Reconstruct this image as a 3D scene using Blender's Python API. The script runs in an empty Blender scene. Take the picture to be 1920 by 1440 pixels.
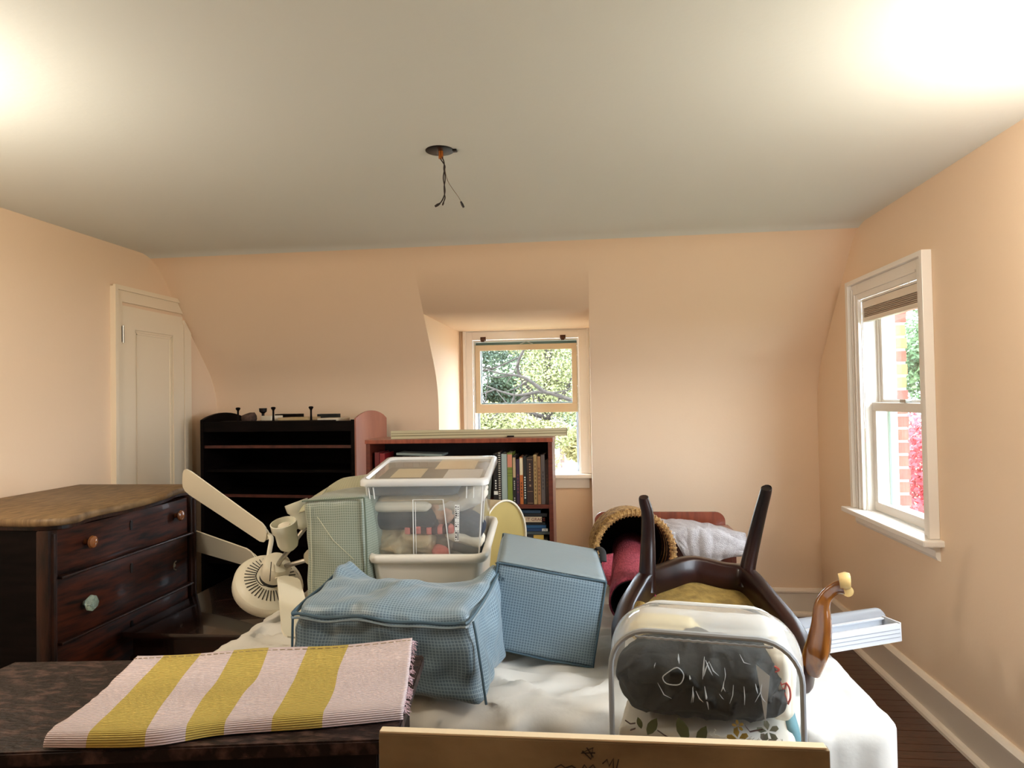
import bpy, bmesh, math, random
from math import sin, cos, pi, radians, sqrt
from mathutils import Vector, Matrix, Euler, noise
random.seed(7)
SC = bpy.context.scene
COL = SC.collection

# ---------------------------------------------------------------- camera
CAMH = 1.43
F_PX = 1280.0
_yaw, _pitch, _roll = .1118, .0213, -.0178
_fw = Vector((-sin(_yaw)*cos(_pitch), cos(_yaw)*cos(_pitch), sin(_pitch)))
_r = Vector((cos(_yaw), sin(_yaw), 0)); _u = _r.cross(_fw)
_r, _u = _r*cos(_roll)+_u*sin(_roll), -_r*sin(_roll)+_u*cos(_roll)
cd = bpy.data.cameras.new('camera'); cam = bpy.data.objects.new('camera', cd); COL.objects.link(cam)
cd.sensor_width = 36; cd.lens = 36*F_PX/1920; cd.clip_start = .02; cd.clip_end = 300
m3 = Matrix((_r, _u, -_fw)).transposed()
cam.matrix_world = Matrix.Translation((0, 0, CAMH)) @ m3.to_4x4()
SC.camera = cam

def W(x, y, X=None, Y=None, Z=None):
    """a point of the photograph's frame carried to a real plane X=, Y= or Z="""
    d = _fw*F_PX + _r*(x-960) - _u*(y-720)
    t = X/d.x if X is not None else (Y/d.y if Y is not None else (Z-CAMH)/d.z)
    p = d*t; p.z += CAMH
    return p

# ---------------------------------------------------------------- world, lights, exposure
SC.view_settings.view_transform = 'Standard'
try: SC.view_settings.look = 'None'
except Exception: pass
SC.view_settings.gamma = 1; SC.view_settings.exposure = 0.0
SC.view_settings.use_curve_mapping = False
wd = bpy.data.worlds.new('sky'); SC.world = wd; wd.use_nodes = True
bgn = wd.node_tree.nodes['Background']
bgn.inputs[0].default_value = (.79, .89, 1.0, 1); bgn.inputs[1].default_value = 20
SC.cycles.max_bounces = 10; SC.cycles.diffuse_bounces = 5; SC.cycles.glossy_bounces = 4
SC.cycles.transparent_max_bounces = 24; SC.cycles.transmission_bounces = 8
SC.cycles.use_denoising = True; SC.cycles.sample_clamp_indirect = 6

def light(name, kind, loc, energy, color, rot=(0, 0, 0), size=None, sizey=None, radius=None, portal=False):
    l = bpy.data.lights.new(name, kind); o = bpy.data.objects.new(name, l); COL.objects.link(o)
    o.location = loc; o.rotation_euler = rot; l.color = color; l.energy = energy
    if kind == 'AREA':
        l.shape = 'RECTANGLE'; l.size = size; l.size_y = sizey
        if portal: l.cycles.is_portal = True
    if radius is not None: l.shadow_soft_size = radius
    return o
sun = light('sun', 'SUN', (0, 0, 20), 5.0, (1, .96, .88), Euler((radians(52), 0, radians(-35))))
sun.data.angle = .02
# the two lamps standing on either side of the photographer
light('lamp_right', 'POINT', (1.24, 1.66, 2.02), 32, (1, .92, .82), radius=.10)
light('lamp_left', 'POINT', (-1.95, 1.38, 2.00), 38, (1, .91, .77), radius=.10)
# window openings let the sky in
light('portal_dormer', 'AREA', (-.5, 5.62, 1.38), 1, (1, 1, 1), (radians(-90), 0, 0), 1.0, 1.3, portal=True)
light('portal_right', 'AREA', (1.68, 3.52, 1.38), 1, (1, 1, 1), (0, radians(90), 0), 1.3, .8, portal=True)
light('portal_near', 'AREA', (1.60, 1.47, 1.37), 1, (1, 1, 1), (0, radians(90), 0), 1.3, .9, portal=True)

# ---------------------------------------------------------------- materials
def s2l(c):
    return tuple((v/255/12.92 if v/255 <= .04045 else ((v/255+.055)/1.055)**2.4) for v in c)
MATS = {}
def mat(name, rgb, rough=.6, rgb2=None, nscale=8, ndetail=4, stretch=(1, 1, 1), bump=0, bscale=40, metal=0, coat=0,
        lo=.35, hi=.65, spec=.5, sheen=0, coords='Object'):
    if name in MATS: return MATS[name]
    m = bpy.data.materials.new(name); m.use_nodes = True; nt = m.node_tree; N = nt.nodes; L = nt.links
    b = N['Principled BSDF']; b.inputs['Roughness'].default_value = rough; b.inputs['Metallic'].default_value = metal
    b.inputs['Specular IOR Level'].default_value = spec
    b.inputs['Coat Weight'].default_value = coat
    b.inputs['Sheen Weight'].default_value = sheen
    c1 = (*s2l(rgb), 1); b.inputs['Base Color'].default_value = c1
    tc = N.new('ShaderNodeTexCoord'); mp = N.new('ShaderNodeMapping'); mp.inputs['Scale'].default_value = stretch
    L.new(tc.outputs[coords], mp.inputs[0])
    if rgb2 is not None:
        n = N.new('ShaderNodeTexNoise'); n.inputs['Scale'].default_value = nscale; n.inputs['Detail'].default_value = ndetail
        L.new(mp.outputs[0], n.inputs[0])
        r = N.new('ShaderNodeValToRGB'); r.color_ramp.elements[0].position = lo; r.color_ramp.elements[1].position = hi
        r.color_ramp.elements[0].color = c1; r.color_ramp.elements[1].color = (*s2l(rgb2), 1)
        L.new(n.outputs[0], r.inputs[0]); L.new(r.outputs[0], b.inputs['Base Color'])
    if bump:
        n2 = N.new('ShaderNodeTexNoise'); n2.inputs['Scale'].default_value = bscale; n2.inputs['Detail'].default_value = 5
        L.new(mp.outputs[0], n2.inputs[0])
        bp = N.new('ShaderNodeBump'); bp.inputs['Strength'].default_value = bump; bp.inputs['Distance'].default_value = .01
        L.new(n2.outputs[0], bp.inputs['Height']); L.new(bp.outputs[0], b.inputs['Normal'])
    MATS[name] = m
    return m

def uv_mat(name, build, rough=.8, bump=0):
    """material whose colour comes from UVs in metres: build(N, L, u, v) -> colour socket"""
    m = bpy.data.materials.new(name); m.use_nodes = True; nt = m.node_tree; N = nt.nodes; L = nt.links
    b = N['Principled BSDF']; b.inputs['Roughness'].default_value = rough
    uv = N.new('ShaderNodeUVMap'); sp = N.new('ShaderNodeSeparateXYZ'); L.new(uv.outputs[0], sp.inputs[0])
    out = build(N, L, sp.outputs[0], sp.outputs[1], b)
    L.new(out, b.inputs['Base Color'])
    MATS[name] = m
    return m
def mth(N, L, op, a, b=None, c=None):
    n = N.new('ShaderNodeMath'); n.operation = op
    for i, v in enumerate((a, b, c)):
        if v is None: continue
        if isinstance(v, (int, float)): n.inputs[i].default_value = v
        else: L.new(v, n.inputs[i])
    return n.outputs[0]
def mixc(N, L, f, a, b):
    n = N.new('ShaderNodeMix'); n.data_type = 'RGBA'
    if isinstance(f, (int, float)): n.inputs[0].default_value = f
    else: L.new(f, n.inputs[0])
    for i, v in ((6, a), (7, b)):
        if isinstance(v, tuple): n.inputs[i].default_value = (*s2l(v), 1)
        else: L.new(v, n.inputs[i])
    return n.outputs[2]
def check_fabric(name, base, line, pitch=.0085):
    def bld(N, L, u, v, b):
        g = None
        for c in (u, v):
            f = mth(N, L, 'FRACT', mth(N, L, 'DIVIDE', c, pitch))
            k = mth(N, L, 'LESS_THAN', f, .24)
            g = k if g is None else mth(N, L, 'MAXIMUM', g, k)
        b.inputs['Roughness'].default_value = .42
        b.inputs['Sheen Weight'].default_value = .2
        return mixc(N, L, g, base, line)
    return uv_mat(name, bld)
def clear_mat(name, tint=(235, 238, 236), opac=.2, rough=.08, white=.5):
    m = bpy.data.materials.new(name); m.use_nodes = True; nt = m.node_tree; N = nt.nodes; L = nt.links
    N.remove(N['Principled BSDF']); out = N['Material Output']
    tr = N.new('ShaderNodeBsdfTransparent'); tr.inputs[0].default_value = (.96, .97, .97, 1)
    gl = N.new('ShaderNodeBsdfGlossy'); gl.inputs['Roughness'].default_value = rough
    df = N.new('ShaderNodeBsdfTranslucent'); df.inputs[0].default_value = (*s2l(tint), 1)
    d2 = N.new('ShaderNodeBsdfDiffuse'); d2.inputs[0].default_value = (*s2l(tint), 1)
    mx = N.new('ShaderNodeMixShader'); mx.inputs[0].default_value = white; L.new(df.outputs[0], mx.inputs[1]); L.new(d2.outputs[0], mx.inputs[2])
    m1 = N.new('ShaderNodeMixShader'); m1.inputs[0].default_value = opac; L.new(tr.outputs[0], m1.inputs[1]); L.new(mx.outputs[0], m1.inputs[2])
    fr = N.new('ShaderNodeFresnel'); fr.inputs[0].default_value = 1.45
    m2 = N.new('ShaderNodeMixShader'); ge = N.new('ShaderNodeNewGeometry'); mu = N.new('ShaderNodeMath'); mu.operation = 'MULTIPLY'; iv = N.new('ShaderNodeMath'); iv.operation = 'SUBTRACT'; iv.inputs[0].default_value = 1
    L.new(ge.outputs['Backfacing'], iv.inputs[1]); L.new(iv.outputs[0], mu.inputs[0]); L.new(fr.outputs[0], mu.inputs[1]); L.new(mu.outputs[0], m2.inputs[0]); L.new(m1.outputs[0], m2.inputs[1]); L.new(gl.outputs[0], m2.inputs[2])
    L.new(m2.outputs[0], out.inputs[0]); MATS[name] = m
    return m

M_wall = mat('peach_paint', (240, 213, 183), .75, bump=.05, bscale=60)
M_ceil = mat('ceiling_paint', (222, 224, 218), .8, bump=.05, bscale=50)
M_trim = mat('trim_paint', (240, 226, 208), .35)
M_door = mat('door_paint', (244, 228, 202), .4)
M_trimw = mat('white_trim_paint', (244, 238, 230), .3)
M_floor = mat('floor_oak', (48, 24, 16), .3, (84, 46, 30), 14, 6, (1, 14, 1), bump=.05, coat=.3)
M_gap = mat('floor_gap', (16, 9, 6), .6)
M_glass = clear_mat('window_glass', opac=.0, rough=.0)
M_black = mat('black_metal', (22, 18, 17), .4, metal=.6)
M_brass = mat('copper', (190, 110, 50), .35, metal=.9)
M_wire = mat('wire_sleeve', (38, 26, 24), .7)
M_lightwire = mat('wire_sleeve_tan', (120, 100, 80), .7)
M_darkwood = mat('dark_varnished_oak', (20, 9, 6), .45, (52, 24, 12), 9, 7, (3, 3, .6), bump=.1, bscale=50, coat=.05, spec=.25)
M_drawerwood = mat('figured_oak_drawer', (20, 8, 5), .55, (70, 29, 12), 5, 9, (1, 1.6, 12), bump=.06, coat=.04, spec=.2)
M_toptan = mat('worn_oak_top', (96, 72, 44), .55, (134, 106, 70), 9, 10, (7, 1.5, 1), bump=.06)
M_blackwood = mat('black_stained_wood', (7, 4, 4), .6, (18, 10, 9), 6, 5, (1, 1, 8), spec=.08)
M_redlip = mat('lit_red_edge', (88, 38, 28), .5, (62, 26, 20), 20)  # reddish tone stands for light on the shelf edges
M_litside = mat('lit_pink_side', (176, 118, 98), .55, (146, 88, 72), 5, 6, (1, 1, .3))  # pink tone puts window light on this side of the black case
M_cherry = mat('cherry_bookcase', (102, 44, 28), .4, (78, 30, 20), 8, 5, (1, 1, 6), coat=.1)
M_cherrytop = mat('cherry_top', (150, 76, 52), .4, (120, 56, 38), 8, 5, (6, 1, 1), coat=.2)
M_stand = mat('mahogany_nightstand', (110, 48, 28), .35, (136, 66, 38), 6, 6, (6, 1, 1), coat=.3)
M_sheet = mat('cream_sheet', (218, 214, 206), .7, bump=.12, bscale=30)
M_tabletop = mat('weathered_dark_top', (28, 16, 13), .5, (88, 64, 56), 30, 12, (1, 2.5, 1), bump=.3, bscale=60, lo=.48, hi=.74, spec=.2)
M_tablebody = mat('dark_table_body', (14, 8, 7), .65, (28, 17, 13), 12, 6, spec=.15)
M_board = mat('raw_board', (158, 138, 106), .75, (112, 92, 66), 6, 9, (1, 1, 1.6), bump=.12, lo=.3, hi=.72)
M_boardtop = mat('lit_board_edge', (226, 206, 172), .6)  # paler than the face: light on the top edge, put into its colour
M_fanw = mat('ivory_enamel', (232, 226, 206), .32)
M_fanw2 = mat('ivory_blade', (238, 230, 208), .4)
M_fanslot = mat('dark_slot', (30, 28, 26), .7)
M_frost = mat('frosted_lamp_glass', (226, 226, 208), .25)
M_whitebin = mat('white_plastic', (232, 228, 218), .35)
M_clear = clear_mat('clear_polypropylene', (238, 238, 236), .17, .12)
M_clearlid = clear_mat('milky_lid_plastic', (240, 232, 216), .16, .2, .8)
M_rib = clear_mat('moulded_rib', (246, 246, 244), .75, .15, .9)
M_film = clear_mat('vinyl_film', (240, 242, 242), .09, .03)
M_filmw = clear_mat('milky_vinyl', (244, 244, 240), .38, .08)
M_piping = mat('grey_vinyl_piping', (158, 162, 165), .35)
M_pipingw = mat('clear_vinyl_piping', (214, 214, 210), .25)
M_blue = check_fabric('blue_grey_check', (98, 120, 136), (144, 166, 178))
M_bluepl = mat('blue_grey_lining', (128, 142, 148), .6, bump=.1)
M_bluetrim = mat('blue_grey_binding', (66, 90, 104), .6)
M_green = check_fabric('green_grey_check', (120, 130, 117), (160, 169, 154))
M_greenl = check_fabric('pale_green_check', (168, 168, 136), (186, 184, 156), .012)
M_yellow = mat('mustard_lining', (172, 150, 86), .75, (158, 138, 78), 4)
M_cream = mat('cream_shell', (226, 210, 176), .6)
M_wicker = mat('wicker', (190, 152, 92), .7, (120, 84, 44), 70, 3, bump=.6, bscale=120)
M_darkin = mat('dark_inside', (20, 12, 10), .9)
M_red = mat('rose_carpet', (164, 66, 82), .95, (134, 44, 62), 120, 4, (1, .35, 1), bump=.5, bscale=180)
M_burlap = mat('ochre_burlap', (150, 124, 62), .85, (116, 92, 42), 30, 6, bump=.4, bscale=150)
M_mahog = mat('chair_mahogany', (13, 6, 5), .32, (38, 13, 8), 7, 5, (1, 1, .4), coat=.1, spec=.3)
M_gold = mat('lit_varnished_leg', (92, 48, 16), .18, (150, 92, 34), 9, 4, (4, 4, .4), coat=.7)  # gold streaks put highlights into the colour of a dark brown leg
M_towel = mat('grey_terry', (196, 191, 192), .95, (182, 176, 178), 60, 4, bump=.6, bscale=220)
M_blind = mat('aluminium_slat_white', (200, 204, 210), .4)
M_blindg = mat('blind_grey', (150, 156, 165), .4)
M_blindt = mat('blind_tan', (190, 180, 146), .4)
M_blindt2 = mat('blind_tan_shadowline', (128, 116, 84), .5)
M_charcoal = mat('charcoal_cloth', (46, 48, 46), .9, (34, 36, 36), 5, bump=.2, bscale=80)
M_navy = mat('navy_cloth', (44, 52, 66), .9, (34, 40, 52), 9)
M_beige = mat('beige_cloth', (206, 184, 146), .9, (190, 166, 126), 12, bump=.1)
M_ivory = mat('ivory_cloth', (232, 224, 206), .9)
M_pink = mat('coral_cloth', (222, 122, 112), .9)
M_greyc = mat('grey_cloth', (120, 118, 110), .9)
M_rock = mat('brown_stone', (92, 70, 62), .9, (60, 44, 40), 30)
M_paper = mat('paper', (228, 220, 202), .8)
M_steel = mat('brushed_steel', (170, 168, 160), .3, metal=.9)
M_bronze = mat('bronze_clip', (84, 54, 40), .4, metal=.6)
M_shade = mat('taupe_window_shade', (176, 158, 140), .7)
M_brick = mat('brick', (128, 54, 40), .85, (142, 68, 50), 14, 5, bump=.3)
M_mortar = mat('mortar', (186, 178, 168), .9)
M_bark = mat('bark', (52, 44, 38), .9, (34, 28, 24), 20)
M_knobglass = None

# ---------------------------------------------------------------- mesh builder
class MB:
    def __init__(s): s.v = []; s.f = []; s.uv = []
    def add(s, vs, fs, uvs=None, M=None):
        b = len(s.v)
        for p in vs:
            p = Vector(p); s.v.append(M @ p if M is not None else p)
        for i, f in enumerate(fs):
            s.f.append([b+k for k in f]); s.uv.append(uvs[i] if uvs else None)
        return s
    def box(s, lo, hi, M=None, bev=0):
        x0, y0, z0 = lo; x1, y1, z1 = hi
        if bev:
            bm = bmesh.new(); bmesh.ops.create_cube(bm, size=1)
            for v in bm.verts: v.co = Vector(((x0+x1)/2+v.co.x*(x1-x0), (y0+y1)/2+v.co.y*(y1-y0), (z0+z1)/2+v.co.z*(z1-z0)))
            bmesh.ops.bevel(bm, geom=bm.edges[:], offset=bev, segments=2, affect='EDGES', profile=.6)
            bm.verts.index_update()
            s.add([v.co.copy() for v in bm.verts], [[v.index for v in f.verts] for f in bm.faces], None, M); bm.free(); return s
        v = [(x0,y0,z0),(x1,y0,z0),(x1,y1,z0),(x0,y1,z0),(x0,y0,z1),(x1,y0,z1),(x1,y1,z1),(x0,y1,z1)]
        return s.add(v, [(0,3,2,1),(4,5,6,7),(0,1,5,4),(1,2,6,5),(2,3,7,6),(3,0,4,7)], None, M)
    def prism(s, pts, axis, a, b, M=None):
        """polygon pts (2D) extruded along axis from a to b"""
        n = len(pts)
        def mk(p, t):
            return {'x': (t, p[0], p[1]), 'y': (p[0], t, p[1]), 'z': (p[0], p[1], t)}[axis]
        v = [mk(p, a) for p in pts]+[mk(p, b) for p in pts]
        fs = [list(range(n))[::-1], list(range(n, 2*n))]+[(i, (i+1) % n, n+(i+1) % n, n+i) for i in range(n)]
        return s.add(v, fs, None, M)
    def tube(s, pts, rad, n=10, prof=None, cap=True, closed=False, M=None, up=None):
        pts = [Vector(p) for p in pts]; m = len(pts)
        if not isinstance(rad, (list, tuple)): rad = [rad]*m
        prof = prof or [(cos(2*pi*k/n), sin(2*pi*k/n)) for k in range(n)]; n = len(prof)
        vs = []; fr = None
        for i, p in enumerate(pts):
            if closed: t = pts[(i+1) % m]-pts[i-1]
            else: t = pts[min(i+1, m-1)]-pts[max(i-1, 0)]
            t.normalize()
            if up is not None: a = Vector(up).cross(t)
            elif fr is None: a = (Vector((0, 0, 1)) if abs(t.z) < .9 else Vector((1, 0, 0))).cross(t)
            else: a = fr-t*fr.dot(t)
            if a.length < 1e-6: a = Vector((1, 0, 0))
            a.normalize(); fr = a; b = t.cross(a)
            r = rad[i]; rx, ry = (r if isinstance(r, tuple) else (r, r))
            for c, d in prof: vs.append(p+a*c*rx+b*d*ry)
        fs = []
        for i in range(m if closed else m-1):
            j = (i+1) % m
            for k in range(n): fs.append((i*n+k, i*n+(k+1) % n, j*n+(k+1) % n, j*n+k))
        if cap and not closed: fs += [list(range(n))[::-1], list(range((m-1)*n, m*n))]
        return s.add(vs, fs, None, M)
    def lathe(s, prof, n=32, M=None, arc=2*pi, cap=False):
        m = len(prof); vs = [(r*cos(arc*k/n), r*sin(arc*k/n), z) for r, z in prof for k in range(n)]
        fs = [(i*n+k, i*n+(k+1) % n, (i+1)*n+(k+1) % n, (i+1)*n+k) for i in range(m-1) for k in range(n)]
        return s.add(vs, fs, None, M)
    def grid(s, fn, nu, nv, uvs=1, M=None, su=1, sv=1):
        vs = [fn(i/nu, j/nv) for j in range(nv+1) for i in range(nu+1)]
        fs = []; uv = []
        for j in range(nv):
            for i in range(nu):
                a = j*(nu+1)+i; fs.append((a, a+1, a+nu+2, a+nu+1))
                uv.append([(i/nu*su, j/nv*sv), ((i+1)/nu*su, j/nv*sv), ((i+1)/nu*su, (j+1)/nv*sv), (i/nu*su, (j+1)/nv*sv)])
        return s.add(vs, fs, uv, M)
    def mesh(s, name, smooth=True, weld=False, angle=40):
        me = bpy.data.meshes.new(name); me.from_pydata([tuple(p) for p in s.v], [], s.f)
        if any(u for u in s.uv):
            ul = me.uv_layers.new(name='UVMap')
            k = 0
            for f, u in zip(s.f, s.uv):
                for q in range(len(f)):
                    if u: ul.data[k].uv = u[q]
                    k += 1
        bm = bmesh.new(); bm.from_mesh(me)
        if weld: bmesh.ops.remove_doubles(bm, verts=bm.verts, dist=1e-4)
        bmesh.ops.recalc_face_normals(bm, faces=bm.faces)
        if smooth:
            for f in bm.faces: f.smooth = True
            for e in bm.edges:
                if len(e.link_faces) == 2 and e.calc_face_angle(0) > radians(angle): e.smooth = False
        bm.to_mesh(me); bm.free()
        return me
WM = {}
def props(o, label=None, cat=None, group=None, kind=None):
    if label: o['label'] = label
    if cat: o['category'] = cat
    if group: o['group'] = group
    if kind: o['kind'] = kind
def thing(name, label, cat, loc=(0, 0, 0), rotz=0, group=None, kind=None):
    o = bpy.data.objects.new(name, None); COL.objects.link(o); o.empty_display_size = .1
    o.location = loc; o.rotation_euler = (0, 0, rotz)
    WM[o] = Matrix.Translation(loc) @ Matrix.Rotation(rotz, 4, 'Z')
    props(o, label, cat, group, kind); return o
def obj(name, mb, m, parent=None, loc=(0, 0, 0), label=None, cat=None, group=None, kind=None, smooth=True, weld=False, angle=40, solid=0, sub=0):
    me = mb.mesh(name, smooth, weld, angle)
    ms = m if isinstance(m, (list, tuple)) else [m]
    for k in ms: me.materials.append(k)
    o = bpy.data.objects.new(name, me); COL.objects.link(o)
    if parent is not None:
        T = WM[parent]; me.transform(T.inverted()); o.parent = parent; WM[o] = T
    else:
        T = Matrix.Translation(loc); me.transform(T.inverted()); o.location = loc; WM[o] = T
    props(o, label, cat, group, kind)
    if solid:
        md = o.modifiers.new('thickness', 'SOLIDIFY'); md.thickness = solid; md.offset = 0
    if sub:
        md = o.modifiers.new('smooth', 'SUBSURF'); md.levels = sub; md.render_levels = sub
    return o
def bx(lo, hi, bev=0, M=None): return MB().box(lo, hi, M, bev)
def catmull(P, k=8, closed=False):
    P = [Vector(p) for p in P]; n = len(P); out = []
    for i in range(n if closed else n-1):
        if closed: a, b, c, d = P[i-1], P[i], P[(i+1) % n], P[(i+2) % n]
        else: a, b, c, d = P[max(i-1, 0)], P[i], P[i+1], P[min(i+2, n-1)]
        for j in range(k):
            t = j/k
            out.append(.5*((2*b)+(c-a)*t+(2*a-5*b+4*c-d)*t*t+(-a+3*b-3*c+d)*t**3))
    if not closed: out.append(P[-1])
    return out
def lerp(a, b, t): return a+(b-a)*t
def patchfn(C):
    """smooth surface through a grid of control points"""
    R = len(C); Q = len(C[0]); C = [[Vector(p) for p in r] for r in C]
    def cr(a, b, c, d, t): return .5*((2*b)+(c-a)*t+(2*a-5*b+4*c-d)*t*t+(-a+3*b-3*c+d)*t**3)
    def fn(u, v):
        x = u*(Q-1); i = min(int(x), Q-2); tx = x-i
        y = v*(R-1); j = min(int(y), R-2); ty = y-j
        rows = []
        for r in (max(j-1, 0), j, j+1, min(j+2, R-1)):
            rows.append(cr(C[r][max(i-1, 0)], C[r][i], C[r][i+1], C[r][min(i+2, Q-1)], tx))
        return cr(*rows, ty)
    return fn
def nz(p, s, seed=0): return noise.noise(Vector((p[0]*s+seed*7.3, p[1]*s+seed*3.1, p[2]*s-seed*5.7)))
def frame(loc, ez=0, ex=0, ey=0): return Matrix.Translation(loc) @ Matrix.Rotation(ez, 4, 'Z') @ Matrix.Rotation(ex, 4, 'X') @ Matrix.Rotation(ey, 4, 'Y')
def softbox(size, M, r=.03, bulge=.02, wr=.005, n=22, seed=0, warp=None, wscale=9):
    """box of cloth: rounded edges, bulging faces, wrinkles; UV in metres"""
    hx, hy, hz = size[0]/2, size[1]/2, size[2]/2; mb = MB()
    for ax in range(3):
        for sg in (-1, 1):
            a, b = [(1, 2), (0, 2), (0, 1)][ax]; H = (hx, hy, hz)
            def fn(u, v):
                q = [0, 0, 0]; q[ax] = sg; q[a] = 2*u-1; q[b] = 2*v-1
                p = Vector((q[0]*hx, q[1]*hy, q[2]*hz))
                inner = Vector([max(-H[k]+r, min(H[k]-r, p[k])) for k in range(3)])
                d = p-inner
                if d.length > 1e-9: p = inner+d.normalized()*r
                bl = (1-q[a]**2)*(1-q[b]**2)*bulge
                nn = nz(p, wscale, seed)*wr+nz(p, wscale*2.7, seed+3)*wr*.45
                dirv = Vector((0, 0, 0)); dirv[ax] = sg
                p = p+dirv*bl+(p.normalized() if p.length else dirv)*nn
                if warp: p = Vector(warp(p, (q[0], q[1], q[2])))
                return M @ p
            mb.grid(fn, n, n, su=2*H[a], sv=2*H[b])
    return mb
def fan_tri(poly): return [poly]
_fc = {}
def text_mb(s, size, M, ext=.0006):
    cu = bpy.data.curves.new('text', 'FONT'); cu.body = s; cu.size = size; cu.extrude = ext; cu.align_x = 'CENTER'; cu.align_y = 'CENTER'
    o = bpy.data.objects.new('text', cu); COL.objects.link(o)
    dg = bpy.context.evaluated_depsgraph_get(); me = bpy.data.meshes.new_from_object(o.evaluated_get(dg))
    mb = MB(); mb.add([v.co.copy() for v in me.vertices], [list(p.vertices) for p in me.polygons], None, M)
    bpy.data.objects.remove(o); bpy.data.curves.remove(cu); bpy.data.meshes.remove(me)
    return mb
def copy_tree(o, loc, rotz=None, label=None, parent=None):
    c = o.copy(); COL.objects.link(c)
    if parent is None:
        c.location = loc
        if rotz is not None: c.rotation_euler = (0, 0, rotz)
        if label: c['label'] = label
    else: c.parent = parent
    for ch in [k for k in bpy.data.objects if k.parent == o]: copy_tree(ch, None, parent=c)
    return c

# ================================================================ ROOM SHELL
XL, XR, YD, YC, ZC, ZK, YF = -2.64, 1.47, 4.62, 3.90, 2.34, 1.53, -1.6
DXL, DXR, DY, DZ = -1.03, 0.012, 5.44, 1.975        # dormer niche
def arc_corner(p0, p1, p2, r, k=7):
    """round the corner p1 of a 2D profile"""
    a = Vector(p0)-Vector(p1); b = Vector(p2)-Vector(p1); a.normalize(); b.normalize()
    out = []
    A = Vector(p1)+a*r; B = Vector(p1)+b*r
    for i in range(k+1):
        t = i/k; out.append(tuple((1-t)**2*A+2*t*(1-t)*Vector(p1)+t*t*B))
    return out
knee = arc_corner((YD, 0), (YD, ZK), (YC, ZC), .20)
crest = arc_corner((YD, ZK), (YC, ZC), (YF, ZC), .13)
half = len(crest)//2
wall_prof = [(YD, 0)]+knee+crest[:half+1]          # floor -> up the slope
slope_y = lambda z: YD-(YD-YC)*(z-ZK)/(ZC-ZK)
mb = MB()
def strip(mb, prof, x0, x1):
    for a, b in zip(prof[:-1], prof[1:]):
        mb.add([(x0, a[0], a[1]), (x1, a[0], a[1]), (x1, b[0], b[1]), (x0, b[0], b[1])], [(0, 1, 2, 3)])
strip(mb, wall_prof, XL, DXL); strip(mb, wall_prof, DXR, XR)
strip(mb, [(slope_y(DZ), DZ)]+[p for p in wall_prof if p[1] > DZ+.01], DXL, DXR)
def wall_strip(mb, X, pr, yline):
    for (ya, za), (yb, zb_) in zip(pr[:-1], pr[1:]):
        if abs(zb_-za) < 1e-6: continue
        mb.add([(X, yline, za), (X, ya, za), (X, yb, zb_), (X, yline, zb_)], [(0, 1, 2, 3)])
for X in (DXL, DXR):    # cheeks of the niche
    pr = [(YD, 0)]+knee+[(slope_y(DZ), DZ)]
    wall_strip(mb, X, pr, DY)
mb.add([(DXL, slope_y(DZ), DZ), (DXR, slope_y(DZ), DZ), (DXR, DY, DZ), (DXL, DY, DZ)], [(0, 1, 2, 3)])
# end wall of the niche around its window
O1 = (-.925, -.075, .83, 1.905)
for a in ((DXL, 0, O1[0], DZ), (O1[1], 0, DXR, DZ), (O1[0], 0, O1[1], O1[2]), (O1[0], O1[3], O1[1], DZ)):
    mb.add([(a[0], DY, a[1]), (a[2], DY, a[1]), (a[2], DY, a[3]), (a[0], DY, a[3])], [(0, 1, 2, 3)])
obj('wall_back', mb, M_wall, kind='structure', weld=True, angle=50)
prof_room = [(YF, 0), (YD, 0)]+knee+crest+[(YF, ZC)]
mb = MB(); wall_strip(mb, XL, [(YD, 0)]+knee+crest, YF)
obj('wall_left', mb, M_wall, kind='structure', smooth=False)
# right wall with the visible window and an added one nearer the camera
O2 = (3.19, 3.86, .80, 1.93); O3 = (1.02, 1.92, .80, 1.93)
mb = MB()
def rect_x(mb, y0, z0, y1, z1): mb.add([(XR, y0, z0), (XR, y1, z0), (XR, y1, z1), (XR, y0, z1)], [(0, 1, 2, 3)])
rect_x(mb, YF, 0, O3[0], ZC); rect_x(mb, O3[0], 0, O3[1], O3[2]); rect_x(mb, O3[0], O3[3], O3[1], ZC)
rect_x(mb, O3[1], 0, O2[0], ZC); rect_x(mb, O2[0], 0, O2[1], O2[2]); rect_x(mb, O2[0], O2[3], O2[1], ZC)
rect_x(mb, O2[1], 0, O2[1]+.001, ZC)
pr = [(YD, 0)]+knee+crest; wall_strip(mb, XR, [p for p in pr if p[0] > O2[1]], O2[1]+.001)
pz = [p for p in pr if p[0] > O2[1]][-1]; mb.add([(XR, O2[1]+.001, pz[1]), (XR, pz[0], pz[1]), (XR, O2[1]+.001, ZC)], [(0, 1, 2)])
obj('wall_right', mb, M_wall, kind='structure', smooth=False)
mb = MB(); mb.add([(XL, YF, 0), (XR, YF, 0), (XR, YF, ZC), (XL, YF, ZC)], [(0, 1, 2, 3)])
obj('wall_front', mb, M_wall, kind='structure', smooth=False)
mb = MB(); strip(mb, crest[half:]+[(YF, ZC)], XL, XR)
obj('ceiling', mb, M_ceil, kind='structure', weld=True)
mb = MB(); mb.box((XL-.05, YF-.05, -.06), (XR+.05, DY+.05, -.008))
fl = obj('floor', mb, M_gap, kind='structure', smooth=False)
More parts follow.
